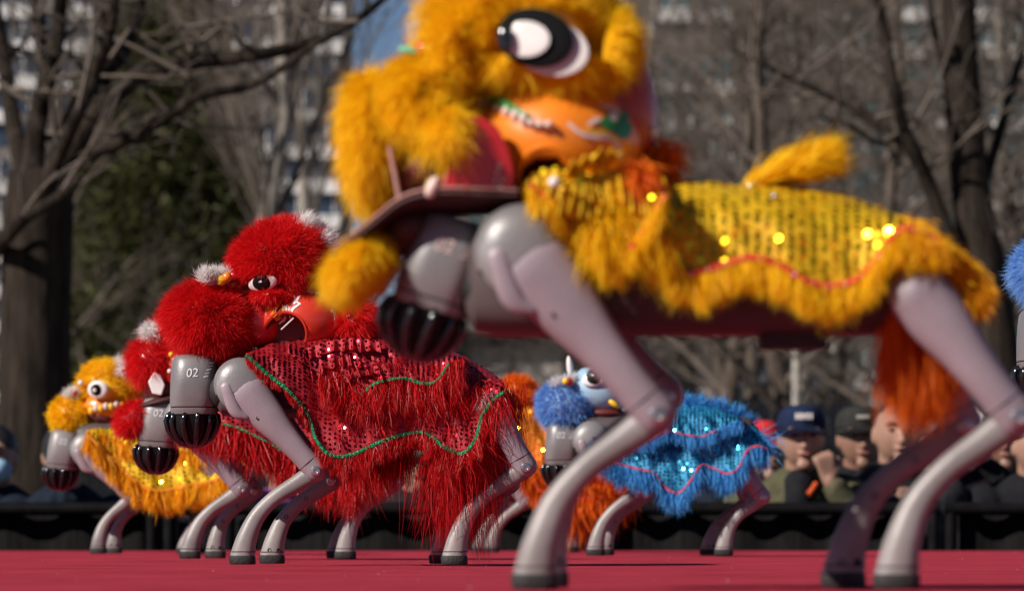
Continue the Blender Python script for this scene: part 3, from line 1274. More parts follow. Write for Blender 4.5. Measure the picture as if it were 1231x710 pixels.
def lion_eye(dog, p, n, rx, ry, parent, style='red', rot=0.0):
    e = Dog.R
    rx, ry = dog.R(rx), dog.R(ry)
    if style == 'big':
        disc_on(dog, p, n, rx * 1.16, ry * 1.12, M['pink_white'], 'eye_white', parent, 0.28, rot, 0.004)
        disc_on(dog, p + Vector((-rx * 0.12, 0, ry * 0.12)), n, rx * 0.94, ry * 0.93, M['black_paint'], 'iris', parent, 0.30, rot, 0.0075)
        disc_on(dog, p + Vector((-rx * 0.10, 0, ry * 0.02)), n, rx * 0.56, ry * 0.62, M['pink_white'], 'iris_patch', parent, 0.2, rot, 0.018, shape=lambda t: 1 - 0.25 * max(0, math.cos(t - PI)) ** 2)
        disc_on(dog, p + Vector((-rx * 0.78, -0.004, -ry * 0.02)), n, rx * 0.2, ry * 0.45, M['black_gloss'], 'pupil', parent, 0.6, rot, 0.012)
    elif style == 'round':
        disc_on(dog, p, n, rx, ry, M['white_paint'], 'eye_white', parent, 0.3, rot, 0.003)
        disc_on(dog, p + Vector((-rx * 0.08, 0, 0)), n, rx * 0.55, ry * 0.66, M['black_paint'], 'iris', parent, 0.4, rot, 0.007)
        disc_on(dog, p + Vector((-rx * 0.2, 0, -ry * 0.04)), n, rx * 0.18, ry * 0.22, M['white_paint'], 'pupil_glint', parent, 0.4, rot, 0.0125)
    else:
        disc_on(dog, p, n, rx, ry, M['white_paint'], 'eye_white', parent, 0.35, rot, 0.003)
        disc_on(dog, p + Vector((rx * 0.0, 0, ry * 0.18)), n, rx * 0.64, ry * 1.0, M['lidar_black'], 'iris', parent, 0.4, rot, 0.0062)
        disc_on(dog, p + Vector((-rx * 0.05, -0.004, ry * 0.35)), n, rx * 0.14, ry * 0.16, M['white_paint'], 'pupil_glint', parent, 0.4, rot, 0.0085)


def head_empty(dog, px, py, name='lion_head'):
    o = empty(name, (0, 0, 0))
    o.parent = dog.root
    return o


# ================================================================== red dog in focus
def build_red(name, px0, D, label, dx=0.0, dy=0.0, colour='red', q=1.0, jump=False, legs=None):
    dog = Dog(name, px0 + dx, D, label, GROUP, q)

    def S(p):
        return (p[0] + dx, p[1] + dy)

    def Q(pts):
        return [S(p) for p in pts]
    if colour == 'red':
        fm, skin, ft, cl, sq, tr = M['fur_red'], M['red_paint'], M['fur_red_thread'], M['cloth_red'], M['seq_red'], M['trim_green']
        shellm = M['redshell']
    else:
        fm, skin, ft, cl, sq, tr = M['fur_blue'], M['blue_skin'], M['fur_sky'], M['cloth_blue'], M['seq_blue'], M['trim_pink']
        shellm = M['blue_skin']
    # robot
    torso(dog, 262 + dx, 585 + dx, 446 + dy, 502 + dy)
    robot_head(dog, S((234, 462)), 0.0)
    gl = []
    for i, (hip, knee, foot, w) in enumerate(legs):
        leg(dog, hip, knee, foot, w, i % 2 == 1, start=0.34)
    # lion head
    lh = head_empty(dog, 344, 340)
    W = 0.075
    shell_with_hole(dog, S((366, 386)), (52, 44), 0.070, (*S((344, 403)), 26), shellm, lh, 'mask_shell')
    fur_ball(dog, S((341, 313)), (59, 46), fm, skin, lh, 42000, 15, 'crown_fur', depth=0.072, rot=-6, comb=(0.12, 0, 0.05), holes=[(*S((319, 341)), 18, 8)], seed=11, nclump=420, droop=0.2)
    fur_ball(dog, S((252, 385)), (51, 43), fm, skin, lh, 38000, 15, 'muzzle_fur', depth=0.068, rot=18, comb=(-0.12, 0, -0.05), seed=12, nclump=420, droop=0.25)
    fur_ball(dog, S((428, 388)), (24, 22), fm, skin, lh, 7000, 20, 'nape_fur', depth=0.06, comb=(0.5, 0, -0.3), seed=13, droop=0.35, clump=0.5)
    fur_ball(dog, S((331, 356)), (32, 7), fm, skin, lh, 7000, 9, 'cheek_fur', depth=0.074, comb=(0, 0, -0.5), seed=14)
    MB().ellipsoid(dog.L(*S((312, 388))), (26 * dog.u, 0.03, 30 * dog.u), None, 28, 18).build('throat', skin, lh)
    p, n = surf_point(dog, S((341, 313)), (59, 46), 0.072, *S((319, 341)))
    n = (n + Vector((-0.25, -0.6, -0.1))).normalized()
    lion_eye(dog, p + n * 0.002, n, 20, 10, lh, 'red', 0.22)
    # white plume behind, ornaments over the nose
    for i in range(5):
        tuft(dog, *S((366 + i * 7, 271 + i * 6.5)), 15, M['fur_white'], lh, 1100, 'white_plume', w=-0.01 + 0.012 * (i % 3 - 1), direction=(0.8, -0.2, 0.75), spread=0.35, seed=30 + i)
    for i in range(4):
        tuft(dog, *S((248 + i * 9, 333 + (i % 2) * 2)), 12, M['fur_white'], lh, 900, 'white_tuft', w=-0.05 + 0.012 * i, direction=(-0.25, -0.2, 0.9), spread=0.4, seed=40 + i)
    ball(dog, *S((266, 337)), 6, -0.045, M['yellow_paint'], 'nose_bead', lh, (1, 1, 1.1))
    ball(dog, *S((273, 333)), 6, -0.05, M['orange_paint'], 'nose_bead', lh)
    ball(dog, *S((281, 331)), 5.5, -0.03, M['red_paint'], 'nose_bead', lh)
    # painted flames on the cheek
    sh = [o for o in lh.children if o.name.startswith('mask_shell')][0]
    b = bvh_of(sh)
    for pts, w, m in (([(304, 374), (312, 366), (322, 362)], 3.5, 'orange_paint'), ([(306, 377), (316, 370), (325, 368)], 2.5, 'yellow_paint'), ([(327, 380), (333, 372), (338, 362)], 4, 'orange_paint'), ([(330, 384), (337, 378), (341, 366)], 3, 'yellow_paint'), ([(334, 388), (343, 380), (345, 366)], 1.6, 'white_paint'),
                      ([(330, 378), (337, 369), (341, 361)], 1.2, 'black_paint'), ([(348, 383), (352, 372), (360, 366)], 1.6, 'white_paint'), ([(353, 366), (356, 362), (361, 355)], 1.6, 'white_paint'), ([(362, 366), (356, 362), (353, 355)], 1.3, 'white_paint'), ([(370, 350), (382, 352), (394, 358)], 1.6, 'white_paint'), ([(398, 372), (404, 380), (402, 392)], 1.3, 'white_paint')):
        decal_poly(dog, b, stroke_poly(Q(pts), w), 'painted_flame', M[m], sh, 0.0012, 1)
    # straw-like antenna over the ear opening
    a0, a1 = dog.L(*S((338, 396)), -0.072), dog.L(*S((353, 382)), -0.078)
    MB().tube([a0, a1], 0.0012, 6).build('ear_wire', M['white_paint'], lh)
    # blanket
    top = Q([(296, 424), (330, 413), (400, 409), (470, 409), (530, 420), (575, 438), (606, 462)])
    bot = Q([(296, 427), (322, 450), (345, 468), (369, 498), (381, 530), (400, 548), (425, 546), (447, 536), (475, 525), (510, 520), (535, 538), (556, 545), (572, 528), (580, 500), (594, 480), (606, 472)])
    bl, half = cloth('back_cloth', dog, cl, top, bot, 0.102, dog.root, nu=150, nv=34, fold=0.0095, flare=0.018, seed=2, foldk=30)
    sequins(dog, half, sq, bl, 6.4, 1.9, seed=3)
    trim(dog, half, tr, bl, 2.7)
    fringe(dog, half, ft, bl, 11000, 29, 0.6, seed=5, clump=0.9, nclump=110, wave=0.07, noise_amt=0.24, nseg=5, out=0.3, droop=0.3,
           lenfn=lambda t: float(np.interp(t, [0, 0.22, 0.3, 0.42, 0.55, 0.66, 0.76, 0.86, 0.93, 1], [0.35, 0.35, 0.6, 0.95, 0.8, 0.6, 1.0, 1.0, 0.5, 0.35])))
    fringe(dog, half, ft, bl, 500, 48, 0.9, seed=6, clump=0.8, nclump=50, wave=0.04, noise_amt=0.3, nseg=5, u0=0.7, u1=1.0, out=0.15, droop=0.2, both=False, back=0.35)
    # upper tier
    top2 = Q([(346, 411), (380, 405), (430, 403), (480, 405), (530, 416), (556, 428)])
    bot2 = Q([(346, 424), (380, 446), (415, 470), (430, 477), (444, 466), (458, 459), (488, 455), (507, 461), (522, 460), (532, 450), (540, 438), (556, 433)])
    cp, half2 = cloth('upper_cloth', dog, cl, top2, bot2, 0.108, dog.root, nu=100, nv=22, fold=0.007, flare=0.012, seed=9)
    sequins(dog, half2, sq, cp, 6.4, 1.9, seed=4)
    trim(dog, half2, tr, cp, 2.3, u0=0.42, u1=0.93)
    fringe(dog, half2, ft, cp, 4200, 32, 0.6, seed=8, clump=0.9, nclump=70, wave=0.07, noise_amt=0.26, nseg=5, out=0.25, droop=0.35, u0=0.18, u1=1.0)
    # bunched collar and stray fur
    for k, (ln, wd, pl, sg) in enumerate((([(362, 420), (392, 410), (424, 406), (456, 409)], 20, 8, (0.05, 0.9)), ([(372, 440), (394, 425), (418, 421), (440, 428)], 24, 6, (0.15, 0.9)), ([(400, 452), (418, 436), (440, 432), (462, 440)], 26, 5, (0.3, 0.85)))):
        rf, hf = ruffle(dog, Q(ln), wd, cl, cp, -0.108 - 0.004 * k, pl, 5.5, 8, sg, seed=k)
        sequins(dog, hf, sq, cp, 6.0, 1.7, seed=90 + k, both=False, tilt=0.2)
    tuft_pts = [(410, 455, 34), (432, 470, 36), (455, 480, 40), (505, 476, 40), (545, 470, 40), (580, 470, 36)]
    for k, (x, y, ln) in enumerate(tuft_pts):
        tuft(dog, *S((x, y)), ln * 0.7, ft, cp, 170, 'cloth_tuft', w=-0.112, direction=(0.25, -0.25, -0.85), spread=0.45, seed=60 + k, droop=0.5, clump=0.6, width_px=0.9)
    patch_fur(dog, half, ft, bl, 450, 26, (0.35, 0.98), (0.3, 0.9), seed=21, clump=0.7, nclump=60, wave=0.07, width_px=1.1)
    patch_fur(dog, half2, ft, cp, 300, 22, (0.2, 1.0), (0.35, 0.95), seed=22, clump=0.7, nclump=40, wave=0.07, width_px=1.1)
    # fur trousers over the haunch and the long drop behind
    for k, (x, y, w, ln, n) in enumerate(((535, 545, -0.075, 92, 900), (560, 548, -0.07, 85, 900), (585, 520, -0.06, 80, 600), (560, 560, 0.02, 88, 800), (604, 478, -0.06, 62, 600), (410, 532, -0.02, 42, 600), (452, 535, 0.0, 52, 800), (482, 532, 0.03, 46, 600))):
        tuft(dog, *S((x, y)), ln, ft, bl, n, 'trouser_fur', w=w, direction=(0.03, 0, -1), spread=0.1, seed=70 + k, droop=0.1, clump=0.85, width_px=0.7, root=0.18, wild=0.07)
    # body of matted fur behind the fringe
    MB().ellipsoid(dog.L(*S((470, 480)), 0.0), (120 * dog.u, 0.085, 62 * dog.u), None, 40, 20, lambda d: 1 + 0.08 * noise.noise(d * 4)).build('cloth_lining', cl, bl)
    return dog


RED_LEGS = [((566, 447), (612, 582), (531, 680), 0.1), ((290, 463), (398, 578), (327, 680), 0.1),
            ((566, 447), (632, 562), (546, 680), -0.1), ((290, 463), (380, 566), (291, 680), -0.1)]
build_red('robot_lion', 440, 8.0, 'red furry lion robot dog in sharp focus with green rope trim', legs=RED_LEGS, q=1.0)

# edge of the next blue one, just entering the frame on the right: only its muzzle shows
_l1, _l2 = 135, 146
EDGE = []
for foot, w in (((1609, 680), 0.1), ((1368, 680), 0.1), ((1560, 680), -0.1), ((1306, 680), -0.1)):
    hip = (1584, 392) if foot[0] > 1450 else (1308, 408)
    EDGE.append((hip, ik(hip, foot, _l1 * 1.02, _l2), foot, w))
build_red('robot_lion', 440, 8.0, 'blue furry lion robot dog cut off by the right frame edge', dx=1018, dy=-55, colour='blue', q=0.45, legs=EDGE)


# ================================================================== big yellow dog in front
def big_yellow():
    D = F / (700 * 1.78)
    dog = Dog('robot_lion', 850, D, 'large yellow lion robot dog nearest, out of focus, with open jaw', GROUP, 1.0)
    torso(dog, 560, 1120, 268, 402, tilt=-4)
    robot_head(dog, (532, 318), math.radians(17), num_mat='pink_white', size=0.9)  # pinkish number: the reddish shade under the jaw is in the print colour
    for hip, knee, foot, w in (((1075, 322), (1158, 512), (1013, 699), 0.1), ((630, 305), (800, 478), (656, 702), 0.1),
                               ((1072, 312), (1222, 503), (1078, 706), -0.1), ((630, 305), (790, 500), (643, 706), -0.1)):
        leg(dog, hip, knee, foot, w, hip[0] < 700)
    fy, fa = M['fur_yellow'], M['fur_amber_shade']
    lh = head_empty(dog, 640, 100)
    # back shell and cheek shell, painted
    MB().ellipsoid(dog.L(733, 138), (dog.R(57), 0.05, dog.R(90)), None, 40, 26).build('back_shell', M['darkred_paint'], lh)
    sh = shell_with_hole(dog, (672, 172), (104, 84), 0.088, (655, 216, 31), M['orange_paint'], lh, 'mask_shell')
    holes = [(651, 50, 53, 38)]
    fur_ball(dog, (628, 34), (118, 68), fy, M['yellow_paint'], lh, 36000, 15, 'crown_fur', depth=0.098, rot=8, comb=(0.1, 0, -0.25), holes=holes, seed=101, width_px=0.85)
    # brow and cheek ruff round the eye
    fur_ball(dog, (652, 80), (92, 18), fy, M['yellow_paint'], lh, 15000, 18, 'cheek_fur', depth=0.104, rot=6, comb=(0.0, 0, -0.9), holes=[(651, 44, 53, 34)], seed=102, width_px=0.85)
    fur_ball(dog, (735, 62), (18, 40), fy, M['yellow_paint'], lh, 7000, 15, 'temple_fur', depth=0.085, comb=(0.55, 0, -0.1), holes=[(651, 50, 53, 38)], seed=103, width_px=0.85)
    fur_ball(dog, (546, 58), (36, 54), fy, M['yellow_paint'], lh, 9000, 14, 'brow_fur', depth=0.09, rot=10, comb=(-0.3, 0, -0.2), holes=[(651, 50, 55, 40)], seed=104, width_px=0.85)
    # the muzzle: one big lobe and a hanging curtain on its far front
    fur_ball(dog, (507, 128), (50, 49), fy, M['yellow_paint'], lh, 24000, 15, 'muzzle_fur', depth=0.085, rot=20, comb=(-0.1, 0, -0.45), seed=105, width_px=0.85, droop=0.4)
    fur_ball(dog, (447, 164), (19, 72), fy, M['yellow_paint'], lh, 14000, 17, 'muzzle_fur', depth=0.06, rot=-4, comb=(-0.15, 0, -0.9), seed=106, width_px=0.85, droop=0.4)
    fur_ball(dog, (539, 166), (27, 34), fy, M['yellow_paint'], lh, 9000, 16, 'muzzle_fur', depth=0.118, comb=(0.05, 0, -0.8), seed=107, width_px=0.85, droop=0.4)
    # eye
    p, n = surf_point(dog, (626, 30), (124, 78), 0.098, 648, 49)
    n = Vector((-0.22, -1, 0.12)).normalized()

    def face(x, y, out):
        q = dog.L(x, y, -0.098)
        return Vector((q.x, -0.094 + 0.22 * (p.x - q.x) * -1 - out, q.z))
    disc_on(dog, face(661, 57, 0.004), n, dog.R(48), dog.R(33), M['white_paint'], 'eye_white', lh, 0.1, -0.3)
    disc_on(dog, face(643, 46, 0.006), n, dog.R(47), dog.R(35), M['black_paint'], 'iris', lh, 0.07, -0.25)
    disc_on(dog, face(631, 48, 0.0085), n, dog.R(30), dog.R(21.5), M['white_paint'], 'iris_patch', lh, 0.06, -0.1, shape=lambda t: min(1.0, 0.55 / max(-math.cos(t), 1e-3)) if math.cos(t) < 0 else 1.0)
    disc_on(dog, face(607, 48, 0.0075), n, dog.R(9), dog.R(16), M['black_gloss'], 'pupil', lh, 0.4, 0.1)
    # ornaments on the nose bridge
    ball(dog, 509, 58, 9.5, -0.05, M['red_paint'], 'nose_bead', lh)
    ball(dog, 523, 53, 8, -0.06, M['red_paint'], 'nose_bead', lh)
    ball(dog, 517, 59, 6, -0.07, M['yellow_paint'], 'nose_bead', lh)
    for k, (x, y, a) in enumerate(((492, 61, 10), (517, 77, -35))):
        MB().ellipsoid(dog.L(x, y, -0.05), (dog.R(14), 0.004, dog.R(5)), roty(a), 16, 8).build('nose_leaf', M['mint_paint'], lh)
    for k, (x, y, r) in enumerate(((524, 12, 26), (506, 42, 16), (530, -12, 26))):
        tuft(dog, x, y, r, M['fur_white'], lh, 600, 'white_plume', w=-0.02, direction=(-0.3, -0.2, 0.9), spread=0.45, seed=120 + k, width_px=1.4)
    # teeth: green lip with a row of white scallops, red inner line
    b = bvh_of(sh)
    lip = [(556, 108), (585, 120), (613, 136), (640, 150), (668, 152)]
    sp = smooth_path(lip, 12)
    pts = [surf_point(dog, (672, 172), (104, 84), 0.088, q[0], q[1]) for q in sp]
    for side in (1, -1):
        MB().tube([Vector((p.x, (p.y - 0.004) * side, p.z)) for p, n in pts[:9]], [dog.R(v) for v in (3, 6, 8, 8, 7, 6, 5, 4, 2)], 10).build('green_lip', M['green_paint'], lh)
        for i in range(1, 11):
            p, n = pts[i]
            q = p + Vector((dog.R(1), -0.008, -dog.R(8)))
            MB().ellipsoid((q.x, q.y * side, q.z), (dog.R(5.6), 0.006, dog.R(7.2 if i < 8 else 5)), None, 14, 8).build('tooth', M['pink_white'], lh)
    # painted cheek: green flame edged in white and yellow
    for poly, m, l in (([(716, 152), (728, 142), (735, 134), (742, 139), (752, 142), (762, 152), (757, 165), (748, 170), (738, 163), (726, 156)], 'green_paint', 0.0016),
                       ([(744, 130), (754, 134), (760, 142), (752, 144), (747, 138)], 'green_paint', 0.0014)):
        decal_poly(dog, b, poly, 'painted_flame', M[m], sh, l, 2)
    for pts2, w, m in (([(682, 152), (698, 165), (716, 168), (732, 168), (742, 176), (746, 192)], 3.0, 'pink_white'), ([(700, 158), (714, 162), (730, 163), (744, 172)], 2.2, 'yellow_paint'), ([(706, 154), (714, 148), (722, 146)], 3.0, 'pink_white'), ([(722, 128), (738, 132), (746, 138)], 2.2, 'pink_white'), ([(576, 150), (590, 160), (602, 180), (606, 204)], 3.0, 'orange_paint')):
        decal_poly(dog, b, stroke_poly(pts2, w), 'painted_flame', M[m], sh, 0.0022, 1)
    p, n = surf_point(dog, (672, 172), (104, 84), 0.088, 735, 148)
    disc_on(dog, p, n, dog.R(6), dog.R(6), M['white_paint'], 'cheek_jewel', lh, 0.5, 0, 0.001)
    ball(dog, 787, 157, 5.5, -0.02, M['white_paint'], 'nape_bead', lh)
    # red side plate of the mouth with its curved top, the mouth cavity and the pale post
    plate(dog, [(528, 238), (538, 214), (550, 192), (558, 164), (568, 150), (582, 150), (598, 162), (611, 186), (618, 211), (619, 238)], -0.092, -0.084, M['red_paint'], 'cheek_plate', lh, 0.003)
    plate(dog, [(528, 238), (538, 214), (550, 192), (558, 164), (568, 150), (582, 150), (598, 162), (611, 186), (618, 211), (619, 238)], 0.084, 0.092, M['red_paint'], 'cheek_plate', lh, 0.003)
    MB().ellipsoid(dog.L(528, 205), (dog.R(60), 0.075, dog.R(44)), roty(-10), 32, 20).build('mouth_lining', M['mouth'], lh)
    MB().tube([dog.L(468, 176, -0.07), dog.L(481, 244, -0.074)], 0.0022, 8).build('mouth_post', M['jaw_rim'], lh)
    MB().ellipsoid(dog.L(520, 225, -0.09), (dog.R(8), 0.008, dog.R(14)), roty(24), 18, 12).build('fang', M['pink_white'], lh)
    for k, (x, y) in enumerate(((598, 208), (604, 216), (596, 218), (602, 226), (600, 200))):
        ball(dog, x, y, 2.6, -0.0935, M['pink_white'], 'plate_spot', lh)
    # lower jaw: a curved tray from the hinge to the tip, tapering forward
    V, Fc = [], []
    nu, nv = 26, 18
    rim = smooth_path([(622, 240), (575, 238), (530, 237), (486, 246), (442, 278), (400, 306)], nu + 1)
    for layer in (0, 1):
        for i in range(nu + 1):
            t = i / nu
            ax, ay = rim[i]
            hw = 0.098 * math.sqrt(max(0.02, 1 - (t * 0.98) ** 2.6))
            for j in range(nv + 1):
                s = -1 + 2 * j / nv
                dip = dog.R(24) * (1 - s * s) ** 0.8 * min(1, 0.3 + t * 2) * (1 - 0.8 * t)
                l = dog.L(ax, ay, 0)
                V.append((l.x, hw * s, l.z - dip - (0.0 if layer else 0.004)))
    m = (nu + 1) * (nv + 1)
    for layer in (0, 1):
        for i in range(nu):
            for j in range(nv):
                a = layer * m + i * (nv + 1) + j
                f = (a, a + nv + 1, a + nv + 2, a + 1)
                Fc.append(f if layer else f[::-1])
    for i in range(nu):
        for j in (0, nv):
            a = i * (nv + 1) + j
            Fc.append((a, a + m, a + m + nv + 1, a + nv + 1))
    for j in range(nv):
        a = nu * (nv + 1) + j
        Fc.append((a, a + m, a + m + 1, a + 1))
    jw = mesh_obj('lower_jaw', V, Fc, M['jaw_under'], lh)
    for j in (0, nv):
        MB().tube([Vector(V[m + i * (nv + 1) + j]) + Vector((0, 0, 0.002)) for i in range(nu + 1)], 0.0013, 8).build('jaw_rim', M['jaw_rim'], lh)
    MB().ellipsoid(dog.L(492, 276), (dog.R(36), 0.055, dog.R(31)), roty(-38), 28, 16).build('jaw_lining', M['jaw_under'], lh)
    fur_ball(dog, (434, 316), (38, 17), fy, M['yellow_paint'], lh, 13000, 13, 'chin_fur', depth=0.075, rot=-42, comb=(-0.35, 0, -0.6), seed=110, width_px=0.85, droop=0.4)
    # blanket
    top = [(690, 240), (740, 230), (790, 223), (830, 218), (900, 222), (960, 226), (1020, 236), (1075, 256), (1104, 272), (1130, 288)]
    bot = [(690, 250), (745, 262), (788, 276), (798, 305), (812, 326), (832, 329), (868, 320), (905, 310), (938, 320), (965, 337), (995, 345), (1030, 337), (1052, 316), (1068, 292), (1090, 276), (1130, 291)]
    bl, half = cloth('back_cloth', dog, M['cloth_yellow'], top, bot, 0.1, dog.root, nu=150, nv=34, fold=0.005, flare=0.016, seed=4)
    sequins(dog, half, M['seq_yellow'], bl, 7.6, 2.2, seed=13, tilt=0.3)
    trim(dog, half, M['trim_red'], bl, 2.9)
    fringe(dog, half, fy, bl, 11000, 20, 0.9, seed=15, clump=0.6, nclump=110, noise_amt=0.26, nseg=4, out=0.25, droop=0.3, u0=0.2, u1=1.0)
    fringe(dog, half, fa, bl, 2000, 20, 0.9, seed=16, clump=0.5, nclump=60, noise_amt=0.3, out=0.2, droop=0.2, u0=0.85, u1=1.0, back=0.7)
    for k in range(7):
        t = k / 6
        tuft(dog, 1090 + 78 * t, 278 + 68 * t ** 1.3, 27, fa, bl, 700, 'rump_fur', w=-0.088 + 0.03 * (k % 2), direction=(0.55, -0.25, -0.45), spread=0.32, seed=140 + k, droop=0.5, width_px=1.2, clump=0.5)
    # jewels along the trim
    row = [c[-1] for c in half]
    for i in range(20, 150, 7):
        p = row[i]
        MB().ellipsoid((p.x, p.y - 0.005, p.z), (0.0022, 0.0014, 0.0022), None, 10, 6).build('trim_bead', M['white_paint'], bl)
    # shoulder: bunched sequin collar, bow and fur
    top3 = [(636, 219), (665, 214), (700, 208), (740, 200), (772, 206), (800, 216)]
    bot3 = [(636, 222), (660, 240), (688, 262), (712, 290), (738, 316), (765, 290), (800, 236)]
    cc, half3 = cloth('collar_cloth', dog, M['cloth_yellow'], top3, bot3, 0.108, dog.root, nu=80, nv=24, fold=0.016, flare=0.02, seed=21, foldk=60)
    sequins(dog, half3, M['seq_yellow'], cc, 7.2, 2.5, seed=23, tilt=0.28)
    trim(dog, half3, M['trim_red'], cc, 1.9)
    fringe(dog, half3, fy, cc, 3000, 15, 1.0, seed=25, clump=0.55, nclump=60, noise_amt=0.3, out=0.4, droop=0.3)
    for k, (ln, wd, pl, sg, w_) in enumerate((([(640, 212), (662, 204), (690, 206), (716, 214)], 24, 5, (0.1, 0.9), -0.118), ([(668, 226), (690, 212), (712, 204), (728, 206)], 22, 4, (0.4, -0.7), -0.122), ([(652, 226), (668, 216), (686, 214), (704, 222)], 30, 4, (-0.2, 0.9), -0.126), ([(700, 214), (724, 206), (752, 206), (778, 216)], 34, 6, (0.1, 0.95), -0.116))):
        rf, hf = ruffle(dog, ln, wd, M['cloth_yellow'], cc, w_, pl, 7, 9, sg, seed=k + 10, name='bow_loop')
        sequins(dog, hf, M['seq_yellow'], cc, 7.0, 2.0, seed=95 + k, both=False, tilt=0.25)
    ball(dog, 666, 219, 7, -0.135, M['white_paint'], 'bow_jewel', cc)
    ball(dog, 676, 228, 5, -0.135, M['yellow_paint'], 'bow_jewel', cc)
    for k, (x, y, ln) in enumerate(((712, 270, 34), (730, 290, 36), (745, 255, 30), (790, 292, 36), (770, 210, 30))):
        tuft(dog, x, y, ln, fy if k != 4 else M['fur_orange'], cc, 500, 'collar_fur', w=-0.115, direction=(0.1, -0.3, -0.8), spread=0.4, seed=160 + k, droop=0.4, width_px=1.2, clump=0.5)
    tuft(dog, 790, 188, 34, M['fur_orange'], lh, 900, 'nape_fur', w=0.0, direction=(0.2, -0.2, -0.7), spread=0.5, seed=170, droop=0.3, width_px=1.2)
    # tail tuft with beads
    tl = empty('tail', (0, 0, 0))
    tl.parent = dog.root
    MB().tube([dog.L(896, 224), dog.L(925, 210), dog.L(955, 200)], [dog.R(7), dog.R(9), dog.R(5)], 10).build('tail_core', M['cloth_yellow'], tl)
    rng = np.random.default_rng(5)
    roots, dirs, lens = [], [], []
    for i in range(7000):
        t = rng.uniform(0, 1) ** 0.8
        x, y = 903 + 66 * t + rng.normal(0, 4), 219 - 20 * t + rng.normal(0, 4)
        roots.append(dog.L(x, y, rng.normal(0, 0.012)))
        a = math.radians(rng.uniform(-4, 58))
        dirs.append((math.cos(a), rng.normal(0, 0.25), math.sin(a)))
        lens.append(dog.R(rng.uniform(34, 70) * (0.75 + 0.25 * t)))
    fur('tail_fur', fy, tl, [list(r) for r in roots], dirs, lens, 1.2 * dog.u, 4, 0.12, 0.12, 0.5, 70, 0, 181)
    for (x, y) in ((910, 220), (929, 211), (945, 207), (931, 236), (902, 224)):
        ball(dog, x, y, 4.2, -0.02 if y < 230 else -0.085, M['steel'], 'tail_bead', tl)
    # amber trousers over the far hind leg and between the legs
    for k, (x, y, w, ln, n) in enumerate(((1090, 368, -0.055, 108, 2600), (1104, 370, -0.04, 118, 2600), (1118, 376, -0.05, 112, 2200), (1132, 384, 0.0, 80, 900), (1146, 396, 0.05, 56, 500))):
        tuft(dog, x, y, ln, M['fur_orange'], bl, n, 'trouser_fur', w=w, direction=(0.0, 0, -1), spread=0.04, seed=190 + k, droop=0.1, width_px=1.0, clump=0.3, root=0.085, wild=0.06)
    return dog


big_yellow()


# ================================================================== smaller dogs behind
def leg_set(dog, legs):
    for i, (hip, knee, foot, w) in enumerate(legs):
        leg(dog, hip, knee, foot, w, i % 2 == 1)


def second_red():
    dog = Dog('robot_lion', 320, 9.75, 'red lion robot dog with open jaw, second from the left', GROUP, 0.62)
    k = dog.k
    torso(dog, 205, 480, 462, 520)
    robot_head(dog, (192, 508), math.radians(4))
    leg_set(dog, [((425, 492), (462, 590), (405, 671), 0.1), ((228, 506), (306, 590), (259, 671), 0.1),
                  ((425, 488), (476, 579), (415, 671), -0.1), ((224, 504), (291, 588), (228, 671), -0.1)])
    lh = head_empty(dog, 0, 0)
    fur_ball(dog, (238, 398), (52, 38), M['fur_red'], M['red_paint'], lh, 12000, 17, 'crown_fur', depth=0.075, seed=201, comb=(0.1, 0, 0.1))
    fur_ball(dog, (184, 434), (27, 27), M['fur_red'], M['red_paint'], lh, 12000, 17, 'muzzle_fur', depth=0.068, seed=202, comb=(-0.15, 0, -0.1))
    MB().ellipsoid(dog.L(232, 445), (dog.R(46), 0.072, dog.R(38)), None, 32, 20).build('mask_shell', M['redshell'], lh)
    plate(dog, [(188, 448), (196, 452), (201, 464), (197, 476), (186, 474), (181, 460)], -0.068, -0.06, M['white_paint'], 'fang', lh, 0.002)
    MB().ellipsoid(dog.L(200, 468), (dog.R(26), 0.055, dog.R(20)), None, 24, 14).build('mouth_lining', M['mouth'], lh)
    jw = MB()
    jw.ellipsoid(dog.L(196, 483), (dog.R(34), 0.07, dog.R(8)), roty(-14), 30, 14)
    jw.build('lower_jaw', M['jaw_under'], lh)
    fur_ball(dog, (162, 503), (23, 18), M['fur_red'], M['red_paint'], lh, 8000, 13, 'chin_fur', depth=0.06, rot=-35, seed=203, comb=(-0.2, 0, -0.3))
    for i in range(3):
        tuft(dog, 183 + (i - 1) * 4, 399 + (i % 2) * 3, 13, M['fur_white'], lh, 700, 'white_pompon', w=-0.03, direction=(-0.2, -0.3, 0.2), spread=0.9, seed=210 + i, width_px=1.2)
    tuft(dog, 150, 442, 12, M['fur_white'], lh, 700, 'white_pompon', w=0.03, direction=(-0.2, -0.3, 0.2), spread=0.9, seed=215, width_px=1.2)
    ball(dog, 206, 426, 3.5, -0.075, M['yellow_paint'], 'cheek_bead', lh)
    ball(dog, 204, 446, 3.0, -0.075, M['white_paint'], 'cheek_bead', lh)
    top = [(215, 462), (270, 452), (350, 452), (430, 462), (480, 492)]
    bot = [(215, 490), (250, 505), (290, 516), (330, 536), (365, 556), (400, 566), (440, 545), (480, 500)]
    bl, half = cloth('back_cloth', dog, M['cloth_red'], top, bot, 0.1, dog.root, nu=90, nv=22, seed=31, flare=0.02)
    sequins(dog, half, M['seq_red'], bl, 6.8, 2.0, seed=32)
    trim(dog, half, M['trim_green'], bl, 2.2)
    fringe(dog, half, M['fur_red_thread'], bl, 3600, 52, 1.5, seed=33, clump=0.6, nclump=70, nseg=4)
    fringe(dog, half, M['fur_red_thread'], bl, 1800, 70, 1.5, seed=34, clump=0.6, nclump=40, nseg=4, u0=0.75, u1=0.98, both=False)
    MB().ellipsoid(dog.L(350, 500), (dog.R(110), 0.085, dog.R(38)), None, 32, 16).build('cloth_lining', M['cloth_red'], bl)


